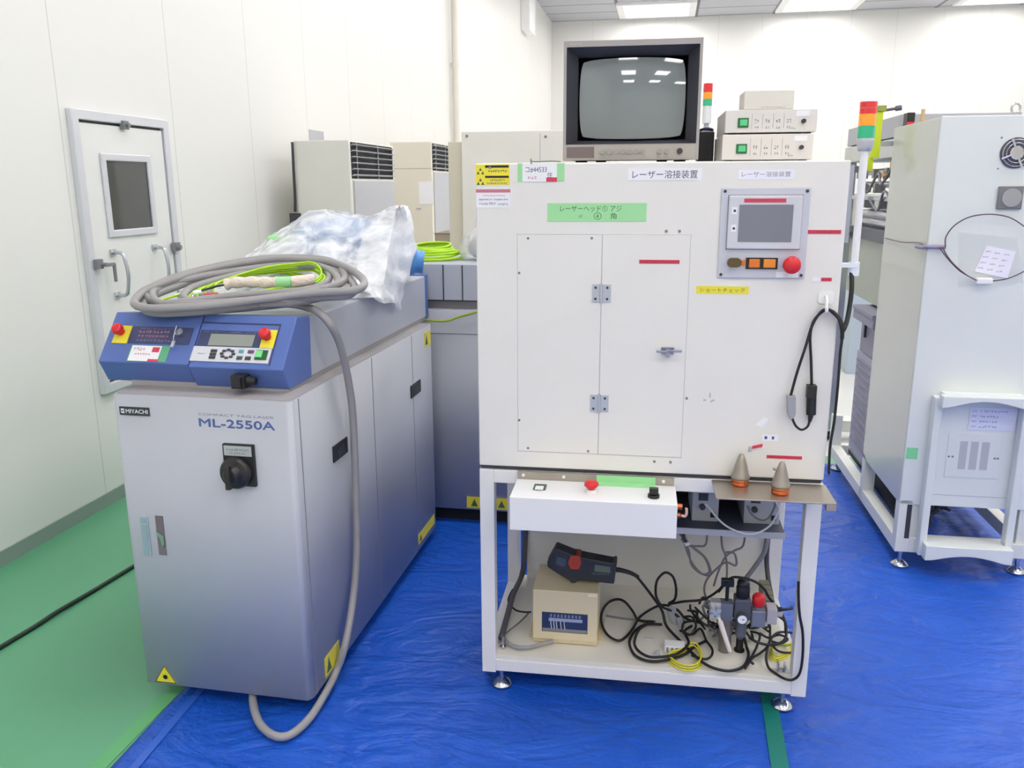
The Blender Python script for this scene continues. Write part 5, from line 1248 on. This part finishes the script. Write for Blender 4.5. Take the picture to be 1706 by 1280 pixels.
lv = T.part('louvre_box', MB().box(.03, .48, .62, 1.0, .20, .70), mat('louvre_violet', (158, 156, 176), .5), bevel=.002)
q = MB()
for k in range(12):
    zz = .26+.036*k; q.prism([(.030, zz), (.022, zz+.006), (.022, zz+.010), (.030, zz+.018)], .66, .96, axis='y')
T.part('louvre_slats', q, mat('louvre_shadow', (112, 110, 132), .5), parent=lv)
T.part('valve_column', MB().box(.0, .03, 1.40, 1.44, 1.20, 1.60), mat('valve_column_white', (224, 228, 236), .45))
q = MB()
for zz in (1.25, 1.33, 1.41, 1.50): q.cyl((.0, 1.42, zz), (-.03, 1.42, zz), .022, seg=14)
T.part('blue_valves', q, FITBLUE)
for a in (1.56, 1.22): T.part('column_arm', MB().box(.0, .06, 1.44, 1.57, a, a+.035), ALU)
q = MB()
for k in range(7):
    q.tube([(.14+rnd.uniform(-.08, .2), .12+.05*k, .135), (.13+rnd.uniform(-.05, .1), .16+.05*k, .16), (.16+rnd.uniform(-.05, .1), .2+.05*k, .18), (.2, .24+.05*k, .14)], .008, 6)
T.part('floor_wiring', q, DARK)
T.part('dark_tray', MB().box(.08, .20, .25, 1.2, .10, .125), DARK)
T.part('castor', MB().cyl((.30, .62, .032), (.335, .62, .032), .031, seg=20).box(.345, .375, .60, .64, .03, .10), DARK)

T = Thing('signal_sensor', 'fluorescent yellow upright bar with a clamp knob beside the signal tower', 'sensor', Fq, (-.06, .62, 1.6))
T.part('yellow_bar', MB().box(-.085, -.05, .60, .628, 1.61, 1.80), FGREEN, bevel=.002)
T.part('clamp', MB().box(-.082, -.040, .595, .633, 1.80, 1.825), mat('clamp_olive', (150, 160, 70), .4), bevel=.002)
T.part('knob', MB().cyl((-.045, .612, 1.806), (.0, .612, 1.812), .006, seg=10).cyl((.0, .612, 1.812), (.022, .612, 1.815), .011, seg=14), mat('knob_grey', (96, 92, 110), .4))
T.part('lower_strap', MB().box(-.088, -.072, .605, .622, 1.555, 1.62).box(-.10, -.088, .60, .63, 1.56, 1.61), FGREEN)
T.part('arm', MB().box(-.06, .035, .615, .635, 1.66, 1.68), ALU)
single('clamp_block', 'small black and red part standing on the cream machine cabinet\'s top', 'knob', Fq, (.035, .52, 1.735), MB().use(BLACK).box(.02, .05, .50, .56, H, H+.052).use(RED).box(.02, .045, .485, .50, H, H+.014), bevel=.003)
single('tube_fitting', 'small tan fitting standing on top of the cream cabinet near its corner', 'fitting', Fq, (.03, .33, 1.735), MB().cyl((.03, .33, H), (.03, .33, H+.03), .012, seg=12).cyl((.03, .33, H+.03), (.03, .33, H+.05), .007, seg=12), mat('tan_fitting', (196, 172, 136), .4))

# wire with connector taped on the cabinet
T = Thing('taped_wire', 'thin brown wires in a hoop with a white connector, taped to the right cabinet', 'wire', Fq, (.05, -.02, 1.28))
T.part('wire', MB().tube(CAB['rc1'], .0022, 6), BROWNW)
T.part('sleeve', MB().tube([(-.010, .10, 1.272), (-.008, .03, 1.273), (-.006, -.012, 1.277), (.03, -.016, 1.277), (.055, -.014, 1.276)], .008, 8), mat('violet_sleeve', (146, 140, 168), .5))
T.part('wire', MB().tube(CAB['rc2'], .0022, 6), BROWNW); T.part('wire', MB().tube(CAB['rc3'], .0022, 6), mat('dark_brown_wire', (92, 72, 80), .5)); T.part('wire', MB().tube(CAB['rc4'], .0022, 6), BROWNW)
T.part('connector', MB().box(.170, .224, -.036, -.010, 1.146, 1.168), WHITE, bevel=.004, label='white connector')
T = Thing('paper_tag', 'white handwritten paper tag taped below the fan on the right cabinet', 'paper tag', Fq, (.22, 0, 1.19))
T.part('tag', MB().prism([(.199, 1.282), (.300, 1.262), (.283, 1.165), (.168, 1.189)], -.003, -.0015), mat('tag_paper_violet', (240, 238, 248), .6))
q = MB(); q.use(INK)
for r_ in range(4):
    for c_ in range(3):
        x = .196+.032*c_-.006*r_; z = 1.262-.020*r_-.006*c_
        q.glyphs(x, x+.020, z-.003, z+.003, -.0032, 4, 2)
T.part('handwriting', q)
T = Thing('adhesive_film', 'clear film taping the wire to the right cabinet', 'film', Fq, (.15, 0, 1.19))
T.part('film', MB().prism([(.10, 1.33), (.30, 1.31), (.34, 1.15), (.12, 1.13)], -.0011, -.0002), mat('clear_film', (236, 240, 240), .3, alpha=.16))

# things far behind between the machines
T = Thing('pale_partition', 'pale blue-grey cabinet side far behind, seen left of the cream cabinet', 'cabinet', W0, (1.9, 7.2, 0))
T.part('casing', MB().box(1.50, 2.6, 7.0, 7.6, .0, 1.02), PALEB, bevel=.004)
T = Thing('pale_partition', 'tall green-grey cabinet far behind the cream cabinet', 'cabinet', W0, (2.2, 8.0, 0))
T.part('casing', MB().box(1.72, 2.9, 7.7, 8.4, 0, 1.42), GREENGREY, bevel=.004)
T = Thing('floor_rail', 'low white machine base with castor on the floor behind the station\'s right side', 'machine base', W0, (1.1, 5.2, 0))
T.part('rail', MB().box(.93, 1.75, 5.05, 5.18, .06, .13).box(.93, 1.0, 5.05, 6.0, .06, .13), mat('rail_cream', (220, 220, 212), .5), bevel=.003)
T.part('castor', MB().cyl((1.0, 5.10, .03), (1.04, 5.10, .03), .03, seg=18).box(1.0, 1.05, 5.08, 5.13, .04, .062), BLACK)
T.part('castor', MB().cyl((1.6, 5.10, .03), (1.64, 5.10, .03), .03, seg=18).box(1.6, 1.65, 5.08, 5.13, .04, .062), BLACK)
